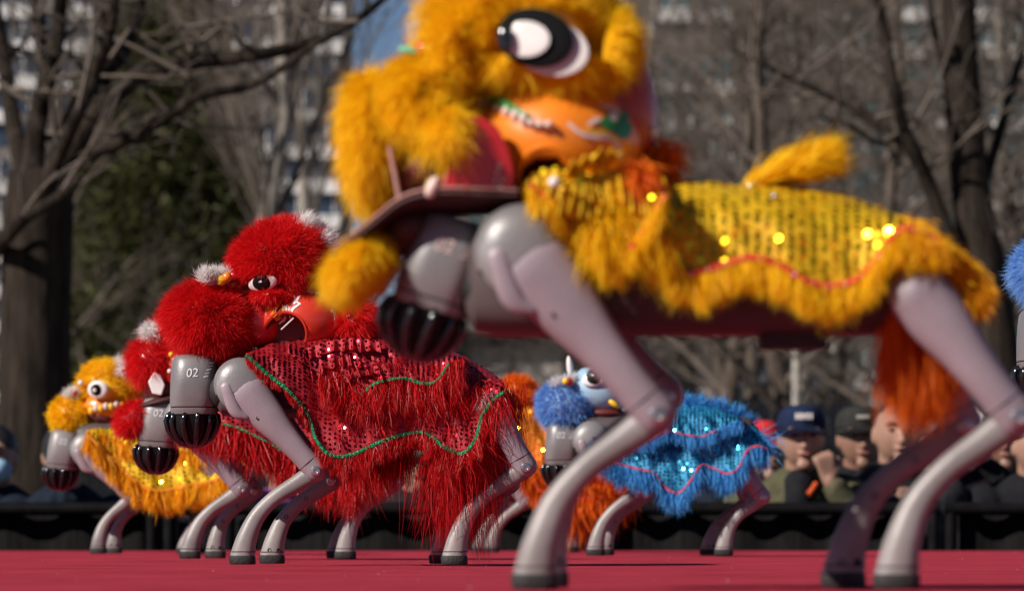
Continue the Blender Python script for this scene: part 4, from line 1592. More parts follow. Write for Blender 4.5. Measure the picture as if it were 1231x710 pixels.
def far_yellow():
    dog = Dog('robot_lion', 180, 12.1, 'small yellow lion robot dog farthest left beside the trunk', GROUP, 0.55)
    torso(dog, 92, 288, 508, 556)
    robot_head(dog, (77, 540), math.radians(6))
    leg_set(dog, [((240, 540), (282, 605), (236, 665), 0.1), ((108, 542), (170, 602), (137, 665), 0.1),
                  ((240, 540), (276, 602), (222, 665), -0.1), ((106, 541), (158, 598), (118, 665), -0.1)])
    lh = head_empty(dog, 0, 0)
    fy = M['fur_yellow']
    fur_ball(dog, (127, 463), (32, 30), fy, M['yellow_paint'], lh, 14000, 15, 'crown_fur', depth=0.07, seed=301, comb=(0.1, 0, 0.2), holes=[(121, 469, 15, 12)], width_px=1.3)
    fur_ball(dog, (86, 498), (24, 22), fy, M['yellow_paint'], lh, 11000, 13, 'muzzle_fur', depth=0.062, seed=302, comb=(-0.1, 0, -0.1), width_px=1.3)
    fur_ball(dog, (155, 455), (14, 24), M['fur_amber_shade'], M['yellow_paint'], lh, 4000, 14, 'nape_fur', depth=0.05, seed=303, comb=(0.4, 0, 0), width_px=1.3)
    MB().ellipsoid(dog.L(128, 490), (dog.R(34), 0.064, dog.R(22)), None, 30, 18).build('mask_shell', M['orange_paint'], lh)
    p, n = surf_point(dog, (127, 463), (32, 30), 0.07, 121, 469)
    n = (n + Vector((-0.3, -1, 0))).normalized()
    lion_eye(dog, Vector((p.x, p.y - 0.006, p.z)), n, 13, 11, lh, 'round')
    for i in range(7):
        p, n = surf_point(dog, (128, 490), (34, 22), 0.064, 112 + i * 6, 494 - i * 1.2 - (1.5 if i % 2 else 0))
        MB().ellipsoid(p + Vector((0, -0.005, 0)), (dog.R(3.6), 0.006, dog.R(4.5)), None, 12, 8).build('tooth', M['pink_white'] if i % 2 else M['yellow_paint'], lh)
    MB().ellipsoid(dog.L(124, 502), (dog.R(26), 0.06, dog.R(10)), roty(12), 26, 14).build('mouth_lining', M['mouth'], lh)
    MB().ellipsoid(dog.L(130, 517), (dog.R(36), 0.068, dog.R(9)), roty(4), 28, 14).build('lower_jaw', M['orange_paint'], lh)
    fur_ball(dog, (118, 519), (24, 7), fy, M['yellow_paint'], lh, 3000, 12, 'chin_fur', depth=0.066, seed=304, comb=(-0.1, 0, -0.6), width_px=1.3)
    for i in range(3):
        tuft(dog, 82 + i * 5, 474 - i, 8, M['fur_white'], lh, 500, 'white_tuft', w=-0.03, direction=(-0.2, -0.3, 0.5), spread=0.7, seed=310 + i, width_px=1.4)
        tuft(dog, 143 + i * 5, 436 + i * 5, 9, M['fur_white'], lh, 500, 'white_plume', w=-0.02, direction=(0.6, -0.3, 0.5), spread=0.6, seed=315 + i, width_px=1.4)
    ball(dog, 90, 472, 3.2, -0.055, M['red_paint'], 'nose_bead', lh)
    ball(dog, 97, 460, 3.5, -0.055, M['white_paint'], 'brow_bead', lh)
    top = [(104, 516), (130, 508), (180, 504), (230, 508), (270, 520), (290, 540)]
    bot = [(104, 520), (118, 535), (140, 556), (165, 580), (190, 590), (225, 584), (255, 578), (278, 566), (290, 548)]
    bl, half = cloth('back_cloth', dog, M['cloth_yellow'], top, bot, 0.1, dog.root, nu=90, nv=22, seed=41, flare=0.03, fold=0.012)
    sequins(dog, half, M['seq_yellow'], bl, 8.5, 2.4, seed=42, tilt=0.25)
    trim(dog, half, M['trim_amber'], bl, 3.0)
    fringe(dog, half, M['fur_amber_shade'], bl, 4200, 38, 1.8, seed=43, clump=0.6, nclump=50, nseg=4)
    fringe(dog, half, M['fur_amber_shade'], bl, 1400, 34, 1.8, row=12, seed=44, clump=0.6, nclump=40, nseg=4, both=False)
    MB().ellipsoid(dog.L(200, 552), (dog.R(76), 0.08, dog.R(34)), None, 32, 16).build('cloth_lining', M['cloth_yellow'], bl)


def blue():
    dog = Dog('robot_lion', 810, 11.1, 'blue lion robot dog seen between the big yellow one\'s legs', GROUP, 0.6)
    torso(dog, 695, 905, 500, 556)
    robot_head(dog, (676, 533), math.radians(0))
    leg_set(dog, [((864, 522), (900, 602), (852, 667), 0.1), ((712, 530), (778, 594), (727, 667), 0.1),
                  ((864, 522), (917, 598), (870, 667), -0.1), ((712, 530), (769, 589), (716, 667), -0.1)])
    lh = head_empty(dog, 0, 0)
    fb = M['fur_blue']
    fur_ball(dog, (683, 487), (36, 31), fb, M['blue_skin'], lh, 15000, 13, 'muzzle_fur', depth=0.068, rot=10, seed=401, comb=(-0.1, 0, -0.1), width_px=1.2)
    MB().ellipsoid(dog.L(722, 468), (dog.R(42), 0.068, dog.R(30)), None, 32, 20).build('mask_shell', M['blue_skin'], lh)
    fur_ball(dog, (744, 452), (34, 24), fb, M['blue_skin'], lh, 9000, 14, 'crown_fur', depth=0.066, seed=402, comb=(0.3, 0, 0.2), holes=[(716, 456, 18, 13)], width_px=1.2)
    p, n = surf_point(dog, (722, 468), (42, 30), 0.068, 714, 456)
    n = (n + Vector((-0.2, -1, 0))).normalized()
    lion_eye(dog, Vector((p.x, p.y - 0.004, p.z)), n, 15, 10, lh, 'red', 0.25)
    ball(dog, 684, 459, 5.5, -0.06, M['red_paint'], 'nose_bead', lh)
    ball(dog, 680, 458, 4, -0.07, M['yellow_paint'], 'nose_bead', lh)
    MB().ellipsoid(dog.L(685, 441, -0.02), (dog.R(4), 0.012, dog.R(14)), roty(-6), 14, 10).build('brow_horn', M['white_paint'], lh)
    for i in range(4):
        tuft(dog, 668 + i * 7, 462 - i * 2, 9, M['fur_white'], lh, 300, 'white_tuft', w=-0.04, direction=(-0.3, -0.3, 0.7), spread=0.5, seed=410 + i, width_px=1.3)
    MB().ellipsoid(dog.L(738, 485, -0.05), (dog.R(9), 0.014, dog.R(4)), roty(35), 16, 10).build('cheek_flame', M['yellow_paint'], lh)
    MB().ellipsoid(dog.L(728, 497), (dog.R(26), 0.06, dog.R(9)), roty(4), 24, 12).build('mouth_lining', M['mouth'], lh)
    top = [(712, 520), (745, 512), (775, 500), (810, 492), (845, 488), (880, 498), (908, 512), (922, 530)]
    bot = [(712, 528), (735, 552), (760, 562), (785, 568), (800, 586), (816, 592), (830, 578), (842, 560), (856, 562), (874, 569), (888, 562), (898, 542), (910, 536), (922, 540)]
    bl, half = cloth('back_cloth', dog, M['cloth_blue'], top, bot, 0.113, dog.root, nu=110, nv=26, seed=51, flare=0.02, fold=0.013)
    sequins(dog, half, M['seq_blue'], bl, 7.0, 2.2, seed=52, tilt=0.22)
    trim(dog, half, M['trim_pink'], bl, 2.4)
    fringe(dog, half, M['fur_sky'], bl, 4200, 34, 1.5, seed=53, clump=0.55, nclump=80, nseg=4)
    top2 = [(742, 508), (790, 494), (835, 486), (870, 492), (890, 502)]
    bot2 = [(742, 520), (775, 528), (800, 518), (822, 522), (845, 524), (868, 514), (890, 505)]
    cp, half2 = cloth('upper_cloth', dog, M['cloth_blue'], top2, bot2, 0.122, dog.root, nu=70, nv=18, seed=55, flare=0.012, fold=0.012)
    sequins(dog, half2, M['seq_blue'], cp, 7.0, 2.2, seed=56, tilt=0.22)
    trim(dog, half2, M['trim_pink'], cp, 1.7, u0=0.25, u1=0.8)
    fringe(dog, half2, M['fur_sky'], cp, 1600, 22, 1.4, seed=57, clump=0.55, nclump=50)
    for i in range(6):
        tuft(dog, 826 + i * 14, 488 + i * i * 0.8, 15, M['fur_sky'], bl, 380, 'ridge_fur', w=-0.02, direction=(0.3, -0.2, 0.7), spread=0.5, seed=420 + i, width_px=1.4)
    tuft(dog, 912, 530, 26, M['fur_sky'], bl, 500, 'rump_fur', w=-0.08, direction=(0.3, -0.2, -0.7), spread=0.4, seed=430, width_px=1.4)
    MB().ellipsoid(dog.L(815, 535), (dog.R(88), 0.08, dog.R(34)), None, 32, 16).build('cloth_lining', M['cloth_blue'], bl)


def orange():
    dog = Dog('robot_lion', 655, 13.1, 'orange lion robot dog mostly hidden behind the blue one\'s head', GROUP, 0.5)
    torso(dog, 575, 725, 512, 556)
    robot_head(dog, (556, 535), 0.0)
    leg_set(dog, [((692, 530), (716, 606), (676, 663), 0.08), ((590, 545), (616, 606), (577, 663), 0.1),
                  ((692, 530), (724, 600), (688, 663), -0.08), ((592, 545), (632, 603), (591, 663), -0.1)])
    fo = M['fur_orange']
    lh = head_empty(dog, 0, 0)
    fur_ball(dog, (622, 474), (24, 22), fo, M['orange_paint'], lh, 8000, 14, 'crown_fur', depth=0.07, seed=501, comb=(0.1, 0, 0.2), width_px=1.4)
    fur_ball(dog, (572, 500), (24, 22), fo, M['orange_paint'], lh, 6000, 13, 'muzzle_fur', depth=0.06, seed=502, width_px=1.4)
    MB().ellipsoid(dog.L(612, 496), (dog.R(32), 0.064, dog.R(24)), None, 28, 18).build('mask_shell', M['orange_paint'], lh)
    top = [(590, 500), (620, 482), (655, 478), (700, 486), (740, 508), (765, 540)]
    bot = [(590, 520), (620, 556), (650, 590), (680, 596), (720, 598), (748, 590), (765, 560)]
    bl, half = cloth('back_cloth', dog, M['cloth_orange'], top, bot, 0.1, dog.root, nu=80, nv=20, seed=61, flare=0.03, fold=0.012)
    sequins(dog, half, M['seq_orange'], bl, 8.5, 2.5, seed=62, tilt=0.25)
    trim(dog, half, M['trim_red'], bl, 2.4)
    fringe(dog, half, fo, bl, 3600, 36, 2.0, seed=63, clump=0.6, nclump=50)
    for i in range(6):
        tuft(dog, 630 + i * 20, 560 + (i % 3) * 8, 26, fo, bl, 350, 'cloth_tuft', w=-0.12, direction=(0.1, -0.2, -0.7), spread=0.5, seed=510 + i, width_px=2.0)
    for k, (x, y, w, ln) in enumerate(((690, 596, -0.08, 52), (698, 600, -0.06, 48), (684, 604, -0.07, 44), (740, 590, -0.08, 34), (705, 590, 0.05, 46))):
        tuft(dog, x, y, ln, fo, bl, 500, 'trouser_fur', w=w, direction=(0.02, 0, -1), spread=0.14, seed=520 + k, width_px=2.0)
    MB().ellipsoid(dog.L(675, 535), (dog.R(80), 0.08, dog.R(44)), None, 30, 16).build('cloth_lining', M['cloth_orange'], bl)


second_red()
far_yellow()
blue()
orange()

# ================================================================== far buildings
M['facade_grey'] = mat_noise('facade_grey', (0.11, 0.10, 0.095), (0.17, 0.155, 0.148), 0.8, 0.15)
M['facade_warm'] = mat_noise('facade_warm', (0.12, 0.10, 0.09), (0.18, 0.15, 0.135), 0.8, 0.15)
M['spandrel'] = mat_noise('spandrel', (0.58, 0.56, 0.55), (0.74, 0.72, 0.71), 0.7, 0.2)
M['spandrel_warm'] = mat_noise('spandrel_warm', (0.50, 0.47, 0.45), (0.68, 0.65, 0.63), 0.7, 0.2)
M['pane_dark'] = mat_noise('pane_dark', (0.012, 0.018, 0.035), (0.04, 0.06, 0.10), 0.12, 0.35)
M['pane_teal'] = mat_noise('pane_teal', (0.03, 0.06, 0.07), (0.08, 0.17, 0.18), 0.12, 0.4)
M['stone'] = mat_noise('stone', (0.36, 0.33, 0.30), (0.5, 0.46, 0.42), 0.8, 2)
M['dark_glass'] = mat_noise('dark_glass', (0.03, 0.055, 0.06), (0.06, 0.10, 0.11), 0.15, 0.6)


def unit_box_mesh(name, hx, hy, hz, mat):
    b = MB().box((0, 0, 0), (hx, hy, hz))
    me = bpy.data.meshes.new(name)
    me.from_pydata(b.V, [], b.F)
    me.materials.append(mat)
    return me


def apartment(name, px0, px1, ytop, D, label, fac, span, pane, cw_px, rh_px, seed, blank=0.12):
    rnd = random.Random(seed)
    a, b2 = P(px0, ytop, D), P(px1, ytop, D)
    w, top = b2.x - a.x, a.z
    root = empty(name, ((a.x + b2.x) / 2, D, GROUND))
    tag(root, label, 'building', 'apartment blocks beyond the park')
    H = top - GROUND
    MB().box((0, 8, H / 2), (w / 2, 8, H / 2)).build('wall', fac, root, False)
    MB().box((0, 8, H + 0.5), (w / 2 + 0.4, 8.4, 0.5)).build('roof', fac, root, False)
    cw, rh = cw_px / F * D, rh_px / F * D
    nc = max(1, int(w / cw))
    wm = unit_box_mesh('window', cw * 0.40, 0.25, rh * 0.29, pane)
    sm = unit_box_mesh('spandrel', cw * 0.43, 0.35, rh * 0.19, span)
    fm_ = unit_box_mesh('mullion', cw * 0.03, 0.12, rh * 0.29, span)
    nr = int((H - 1) / rh)
    cnt = 0
    for r in range(nr):
        z = H - (r + 0.5) * rh
        py = HY - (z + GROUND - CH) / D * F
        if py < -70 or py > 520:
            continue
        for c in range(nc):
            x = -w / 2 + (c + 0.5) * w / nc
            if rnd.random() < blank:
                continue
            if cnt < 290:
                o = new_obj('window', wm, root)
                o.location = (x, 0.1, z + rh * 0.2)
                m_ = new_obj('mullion', fm_, o)
                m_.location = (cw * (0.1 if rnd.random() < 0.5 else -0.1), -0.2, 0)
                cnt += 1
            if rnd.random() < 0.86:
                s = new_obj('spandrel', sm, root)
                s.location = (x + rnd.uniform(-0.05, 0.05) * cw, -0.25 - rnd.random() * 0.3, z - rh * 0.28)
    return root


apartment('apartment_block', -60, 416, -60, 380, 'tall grey apartment block behind the conifer with white balcony panels', M['facade_grey'], M['spandrel'], M['pane_dark'], 36, 42, 1)
apartment('apartment_block', 512, 1300, -60, 420, 'wide brownish apartment block behind the bare trees at right', M['facade_warm'], M['spandrel_warm'], M['pane_teal'], 46, 44, 2, 0.2)

# low pavilion with dark glass and pale stone piers, under the big yellow dog's belly
Dp = 90.0
a, b_ = P(520, 398, Dp), P(880, 398, Dp)
pav = empty('park_pavilion', ((a.x + b_.x) / 2, Dp, GROUND))
tag(pav, 'low pavilion with dark glazing and pale stone piers behind the trees', 'building')
wP, hP = b_.x - a.x, a.z - GROUND
MB().box((0, 4.2, hP / 2), (wP / 2, 4, hP / 2)).build('glazing', M['dark_glass'], pav, False)
MB().box((0, 3.6, hP + 0.12), (wP / 2 + 0.3, 4.8, 0.14)).build('roof', M['stone'], pav, False)
pier = unit_box_mesh('pier', 0.22, 0.25, hP / 2, M['stone'])
for px in (530, 576, 640, 672, 745, 800, 850):
    o = new_obj('pier', pier, pav)
    o.location = (P(px, 0, Dp).x - pav.location.x, 0.0, hP / 2)
low = unit_box_mesh('plinth', wP / 2, 0.2, 0.5, M['stone'])
for z in (0.5,):
    o = new_obj('plinth', low, pav)
    o.location = (0, 0.35, z)
blk = unit_box_mesh('stone_block', 0.45, 0.3, 0.55, M['stone'])
for px, py in ((585, 452), (647, 452)):
    o = new_obj('stone_block', blk, pav)
    p = P(px, py, Dp)
    o.location = (p.x - pav.location.x, -0.35, p.z - GROUND)
for k in range(8):
    MB().box((-wP / 2 + (k + 0.5) * wP / 8, 0.17, hP * 0.55), (0.05, 0.03, hP * 0.45)).build('window_mullion', M['stone'], pav, False)

# lamp post right of the big dog's belly
lp = empty('lamp_post', (P(957, 0, 60).x, 60, GROUND))
tag(lp, 'slim pale grey lamp post standing behind the spectators', 'lamp post')
MB().tube([(0, 0, 0), (0, 0, 2.2), (0, 0, 4.6)], [0.06, 0.05, 0.04], 10).build('pole', M['stone'], lp)
MB().lathe([(0.05, 0), (0.16, 0.1), (0.18, 0.3), (0.12, 0.42), (0.02, 0.5)], (0, 0, 4.55), (0, 0, 1), 14).build('lamp_head', M['stone'], lp)

# ================================================================== trees
M['bark_dark'] = mat_noise('bark_dark', (0.014, 0.0105, 0.0085), (0.046, 0.035, 0.028), 0.95, 7, bump=1.0, bscale=26, stretch=(3.2, 3.2, 0.5), spec=0.08)
M['bark_mid'] = mat_noise('bark_mid', (0.06, 0.046, 0.037), (0.13, 0.102, 0.083), 0.95, 5, bump=0.6, bscale=20, stretch=(2, 2, 0.5), spec=0.08)
M['bark_pale'] = mat_noise('bark_pale', (0.20, 0.175, 0.15), (0.34, 0.30, 0.26), 0.9, 3, bump=0.4, bscale=15, stretch=(2, 2, 0.6), spec=0.08)
M['twig'] = mat_noise('twig', (0.08, 0.064, 0.054), (0.16, 0.132, 0.113), 0.95, 3, spec=0.08)
M['conifer_leaf'] = mat_fur('conifer_leaf', (0.040, 0.045, 0.014), (0.085, 0.085, 0.028), 0.2, 0.6)


def grow(segs, p, d, r, ln, depth, rnd, up=0.25, spread=0.55, nb=(2, 4)):
    """recursive branch: list of (points, radii)"""
    pts, rad = [p.copy()], [r]
    n = 4
    q = p.copy()
    dd = d.copy()
    for i in range(n):
        dd = (dd + Vector((rnd.gauss(0, 0.13), rnd.gauss(0, 0.13), rnd.gauss(0, 0.08) + up * 0.12))).normalized()
        q = q + dd * (ln / n)
        pts.append(q.copy())
        rad.append(r * (1 - 0.6 * (i + 1) / n))
    segs.append((pts, rad))
    if depth <= 0:
        return
    k = rnd.randint(*nb) + (1 if depth > 1 else 0)
    for i in range(k):
        t = rnd.uniform(0.25, 1.0)
        j = min(int(t * n), n - 1)
        f = t * n - j
        s = pts[j].lerp(pts[j + 1], f)
        sd = Vector((rnd.gauss(0, 1), rnd.gauss(0, 1), rnd.gauss(0.25, 0.5)))
        nd = (dd * (1 - spread) + sd.normalized() * spread + Vector((0, 0, up * 0.5))).normalized()
        grow(segs, s, nd, max(r * (1 - 0.6 * t) * rnd.uniform(0.45, 0.7), 0.006), ln * rnd.uniform(0.5, 0.78), depth - 1, rnd, up, spread, nb)


def tree_proto(h, r, seed, up, spread, depth, nbough, bark, z0=0.25):
    rnd = random.Random(seed)
    tr = MB()
    pts, rad = [], []
    x = y = 0.0
    for i in range(9):
        t = i / 8
        pts.append((x, y, h * t))
        rad.append(r * (1.25 if i == 0 else 1) * (1 - 0.85 * t))
        x += rnd.gauss(0, 0.012) * h
        y += rnd.gauss(0, 0.012) * h
    tr.tube(pts, rad, 10)
    segs = []
    for i in range(nbough):
        t = z0 + (1 - z0) * (i + rnd.random()) / nbough
        j = min(int(t * 8), 7)
        p = Vector(pts[j]).lerp(Vector(pts[j + 1]), t * 8 - j)
        a = rnd.uniform(0, 2 * PI)
        d = Vector((math.cos(a), math.sin(a), 0.5 + up * 2)).normalized()
        grow(segs, p, d, r * (1 - 0.8 * t) * 0.5, h * 0.27 * (1.15 - 0.6 * t), depth, rnd, up, spread)
    br = MB()
    for ps, rs in segs:
        br.tube(ps, [max(q, 0.007) for q in rs], 3 if rs[0] < 0.03 else 5, False)
    return tr, br


def mesh_from(mb, name, mat):
    me = bpy.data.meshes.new(name)
    me.from_pydata([tuple(v) for v in mb.V], [], mb.F)
    me.polygons.foreach_set('use_smooth', np.ones(len(me.polygons), dtype=bool))
    me.materials.append(mat)
    return me


protos = []
for (h, r, seed, up, spread, depth, nb, bark) in ((13, 0.17, 3, 0.55, 0.38, 3, 16, 'bark_pale'), (11, 0.2, 5, 0.2, 0.6, 3, 15, 'bark_mid'), (10, 0.16, 8, 0.1, 0.65, 3, 16, 'bark_mid'), (12, 0.19, 11, 0.4, 0.5, 3, 16, 'bark_pale')):
    t, b = tree_proto(h, r, seed, up, spread, depth, nb, bark)
    protos.append((mesh_from(t, 'trunk', M[bark]), mesh_from(b, 'branches', M['twig'])))
TREES = [  # photo column of the trunk, depth, prototype, size, turn
    (338, 70, 0, 1.15, 0.3), (322, 95, 0, 1.0, 1.3), (392, 82, 0, 1.0, 2.1),
    (20, 85, 1, 1.0, 1.0), (150, 110, 3, 1.0, 2.2), (60, 120, 2, 1.0, 3.0),
    (600, 110, 2, 0.8, 5.0), (560, 90, 1, 0.8, 0.9), (640, 100, 2, 0.85, 3.3), (716, 84, 1, 0.85, 2.7),
    (790, 78, 3, 0.95, 0.2), (835, 64, 1, 0.9, 1.1), (872, 92, 2, 1.05, 5.3), (905, 70, 2, 0.9, 2.0), (945, 86, 0, 1.05, 3.9), (985, 62, 1, 0.92, 4.4), (1020, 76, 2, 1.0, 0.7),
    (1062, 90, 3, 1.0, 1.9), (1100, 58, 2, 0.9, 2.9), (1140, 80, 1, 1.05, 5.9), (1185, 66, 3, 0.95, 3.5), (1222, 88, 2, 1.05, 4.9), (1262, 60, 1, 0.95, 0.1), (760, 110, 2, 1.1, 1.5), (1160, 125, 2, 1.2, 3.1), (960, 104, 2, 1.1, 5.5), (930, 74, 2, 0.95, 1.2), (1112, 98, 2, 1.15, 2.2), (806, 92, 2, 1.05, 3.7)]
TREE_LABELS = [
    'slender pale leafless tree right of the conifer, nearest of the pale upright ones', 'slender leafless tree just behind the conifer\'s right edge', 'slender upright leafless tree at the left rim of the blue sky gap',
    'spreading leafless tree behind the thick old trunk', 'tall leafless tree behind the middle of the conifer', 'low bushy leafless tree between the old trunk and the conifer',
    'low bushy leafless tree behind the yellow lion\'s eye', 'spreading leafless tree behind the yellow lion\'s muzzle', 'bushy leafless tree behind the yellow lion\'s cheek', 'spreading leafless tree behind the yellow lion\'s nape',
    'tall leafless tree rising just right of the yellow lion\'s head', 'near spreading leafless tree above the front of the yellow blanket', 'bushy leafless tree above the middle of the yellow blanket', 'near bushy leafless tree left of the yellow tail tuft', 'slender leafless tree rising from behind the yellow tail tuft',
    'near spreading leafless tree right of the yellow tail tuft', 'bushy leafless tree above the rear of the yellow blanket', 'tall leafless tree crossed by the old right tree\'s long bough', 'near bushy leafless tree just left of the old right trunk',
    'spreading leafless tree hidden partly by the old right trunk', 'near tall leafless tree just right of the old right trunk', 'bushy leafless tree above the blue muzzle at the right edge', 'spreading leafless tree standing beyond the right edge',
    'far bushy leafless tree close behind the yellow lion\'s nape bead', 'far bushy leafless tree behind the old right trunk', 'far bushy leafless tree behind the lamp post', 'bushy leafless tree rising behind the tip of the yellow tail tuft', 'far bushy leafless tree between the old right tree\'s trunk and its left bough', 'bushy leafless tree above the yellow collar']
for k, (px, D, pi, sc, rz) in enumerate(TREES):
    root = empty('bare_tree', (P(px, 0, D).x, D, GROUND), rz)
    root.scale = (sc, sc, sc)
    tag(root, TREE_LABELS[k], 'tree', 'leafless park trees')
    for me in protos[pi]:
        o = new_obj(me.name.split('.')[0], me, root)
        if o.name.startswith('branches'):
            o['kind'] = 'stuff'

# the old tree at the left: thick trunk and boughs fanning up, two long boughs reaching right
DL = 27.0


def bough(mb, D, pts, w0, w1, n=14, wob=0.0, seed=0, dy=0.0):
    sp = smooth_path([(p[0], p[1]) for p in pts], n)
    ps = []
    for i, q in enumerate(sp):
        ps.append(P(q[0], q[1], D + dy * i / (n - 1) + wob * noise.noise(Vector((i * 0.4, seed, 0)))))
    rs = [(w0 + (w1 - w0) * i / (n - 1)) / 2 / F * D for i in range(n)]
    mb.tube(ps, rs, 9)
    return ps


def big_tree(px, D, label, trunk, tw, boughs, twn, seed, bark='bark_dark'):
    root = empty('old_tree', (P(px, 0, D).x, D, GROUND))
    tag(root, label, 'tree')
    L0 = Vector(root.location)

    def local(mb):
        mb.V = [tuple(Vector(v) - L0) for v in mb.V]
        return mb
    mb = MB()
    sp = smooth_path(trunk, 20)
    ps = [P(q[0], q[1], D) for q in sp]
    ps[0].z = GROUND
    ws = np.interp(np.linspace(0, 1, 20), np.linspace(0, 1, len(tw)), tw)
    rings = []
    n = 28
    for i, p in enumerate(ps):
        r = ws[i] / 2 / F * D
        ring = []
        for k in range(n):
            a = 2 * PI * k / n
            f = 1 + 0.10 * noise.noise(Vector((math.cos(a) * 2.2, math.sin(a) * 2.2, p.z * 1.1 + seed))) + 0.05 * noise.noise(Vector((math.cos(a) * 6, math.sin(a) * 6, p.z * 2.0)))
            ring.append(p + Vector((math.cos(a) * r * f, math.sin(a) * r * f, 0)))
        rings.append(ring)
    mb.loft(rings)
    local(mb).build('trunk', M[bark], root)
    rnd = random.Random(seed)
    segs = []
    for j, (pts, w0, w1, dy) in enumerate(boughs):
        b = MB()
        ps = bough(b, D, pts, w0, w1, 18, 0.25, seed + j, dy)
        local(b).build('bough', M[bark], root)
        for i in range(5, 18, 2):
            if rnd.random() < 0.5:
                d = Vector((rnd.gauss(0.2, 0.7), rnd.gauss(0, 0.6), rnd.gauss(0.55, 0.5))).normalized()
                grow(segs, ps[i], d, 0.018, rnd.uniform(0.3, 0.8) * twn, 2, rnd, 0.1, 0.5, (1, 2))
    tw_ = MB()
    for ps, rs in segs:
        tw_.tube(ps, [max(q, 0.0035) for q in rs], 4, False)
    local(tw_).build('twigs', M['twig'], root)['kind'] = 'stuff'
    return root


big_tree(40, DL, 'old tree with thick dark trunk at the left and boughs reaching right', [(42, 900), (41, 560), (42, 420), (44, 320), (46, 255), (50, 205)], [96, 88, 84, 82, 84, 74],
         [([(30, 290), (62, 225), (110, 185), (160, 166), (205, 138), (240, 115), (300, 104), (345, 78), (392, 44), (430, 26)], 22, 6, -0.5),
          ([(40, 270), (82, 190), (122, 132), (165, 92), (225, 76), (300, 68), (380, 50), (440, 16), (470, -10)], 32, 8, 0.3),
          ([(232, 112), (228, 90), (222, 62), (212, 35)], 8, 3, 0.0),
          ([(20, 330), (28, 280), (70, 190), (105, 110), (132, 40), (140, -30)], 22, 12, -0.6),
          ([(38, 240), (44, 150), (66, 60), (76, -30)], 30, 16, 0.2),
          ([(40, 250), (18, 160), (4, 70), (-10, -20)], 26, 14, 0.5),
          ([(60, 230), (92, 130), (150, 60), (178, -30)], 26, 12, 0.8),
          ([(34, 220), (52, 110), (50, 40), (30, -30)], 22, 12, 1.0),
          ([(70, 220), (118, 130), (125, 60), (116, -30)], 24, 12, 0.6),
          ([(-30, 330), (-6, 300), (30, 262), (70, 238), (96, 214)], 24, 10, -0.8)], 1.0, 5)
big_tree(1165, 36.0, 'old tree with dark trunk at the right behind the yellow dog rump', [(1205, 900), (1205, 560), (1200, 430), (1182, 320), (1168, 240), (1160, 140), (1154, 60), (1150, -60)], [62, 58, 55, 52, 48, 44, 42, 38],
         [([(1196, 400), (1170, 330), (1140, 280), (1108, 200), (1085, 150), (1072, 90), (1056, 0), (1050, -40)], 24, 10, -0.6),
          ([(1108, 200), (1060, 150), (1000, 118), (930, 84), (880, 60)], 14, 3, 0.4),
          ([(1085, 160), (1056, 172), (1020, 150), (980, 140)], 9, 3, -0.3),
          ([(1170, 250), (1196, 180), (1218, 100), (1244, 10)], 16, 8, 0.4),
          ([(1160, 150), (1136, 90), (1120, 20), (1116, -40)], 12, 6, 0.4),
          ([(1190, 360), (1216, 310), (1240, 280)], 14, 8, 0.5)], 1.4, 9, 'bark_dark')

# conifer: drooping sprays of small leaves round a trunk
Dc = 90.0
cx = P(196, 0, Dc).x
con = empty('conifer_tree', (cx, Dc, GROUND))
con.scale = (1.12, 1.12, 1.1)
tag(con, 'broad dark green conifer between the old trunk and the apartment block', 'tree')
MB().tube([(0, 0, 0), (0.05, 0, 4), (0, 0.05, 8.5), (0, 0, 11.2)], [0.2, 0.15, 0.07, 0.02], 10).build('trunk', M['bark_dark'], con)
rng = np.random.default_rng(77)
Rt, Dr, Ls = [], [], []
for k in range(560):
    z = 0.5 + 10.8 * rng.uniform(0, 1) ** 0.85
    rmax = 2.35 * max(0.06, (1 - (max(z - 2.0, 0) / 9.4) ** 1.9)) * (0.75 + 0.25 * min(z / 2.5, 1))
    a = rng.uniform(0, 2 * PI)
    rr = rmax * math.sqrt(rng.uniform(0.25, 1.0)) * rng.uniform(0.85, 1.1)
    c = np.array([rr * math.cos(a), rr * math.sin(a), z])
    m = 110
    off = rng.normal(0, 1, (m, 3)) * np.array([0.26, 0.26, 0.30])
    Rt.append(c + off)
    out = np.array([math.cos(a) * 0.8, math.sin(a) * 0.8, 0.35])
    Dr.append(np.tile(out, (m, 1)) + rng.normal(0, 0.5, (m, 3)))
    Ls.append(rng.uniform(0.14, 0.34, m))
fur('foliage', M['conifer_leaf'], con, np.concatenate(Rt), np.concatenate(Dr), np.concatenate(Ls), 0.055, 2, 0.15, 0.2, 0, 1, 0, 78)

# ================================================================== fence of dark boards behind the crowd
M['board'] = mat_noise('board', (0.006, 0.007, 0.010), (0.014, 0.016, 0.022), 0.75, 6, bump=0.3, bscale=40, spec=0.08)
Df = 30.0
fe = empty('board_fence', (0, Df, GROUND))
tag(fe, 'dark board fence with uneven tops standing behind the spectators', 'fence')
hF = P(0, 486, Df).z - GROUND
bm_ = []
for v in range(4):
    m_ = MB()
    t = hF + (-0.02, 0.015, 0.03, 0.0)[v]
    m_.add([(-0.042, -0.012, 0), (0.042, -0.012, 0), (0.042, 0.012, 0), (-0.042, 0.012, 0), (-0.042, -0.012, t - 0.05), (0.042, -0.012, t - 0.05), (0.042, 0.012, t - 0.05), (-0.042, 0.012, t - 0.05), (0, -0.012, t), (0, 0.012, t)],
           [(0, 3, 2, 1), (0, 1, 5, 8, 4), (2, 3, 7, 9, 6), (1, 2, 6, 5), (3, 0, 4, 7), (4, 8, 9, 7), (8, 5, 6, 9)])
    bm_.append(mesh_from(m_, 'board', M['board']))
    bm_[-1].polygons.foreach_set('use_smooth', np.zeros(len(bm_[-1].polygons), dtype=bool))
x = -4.4
k = 0
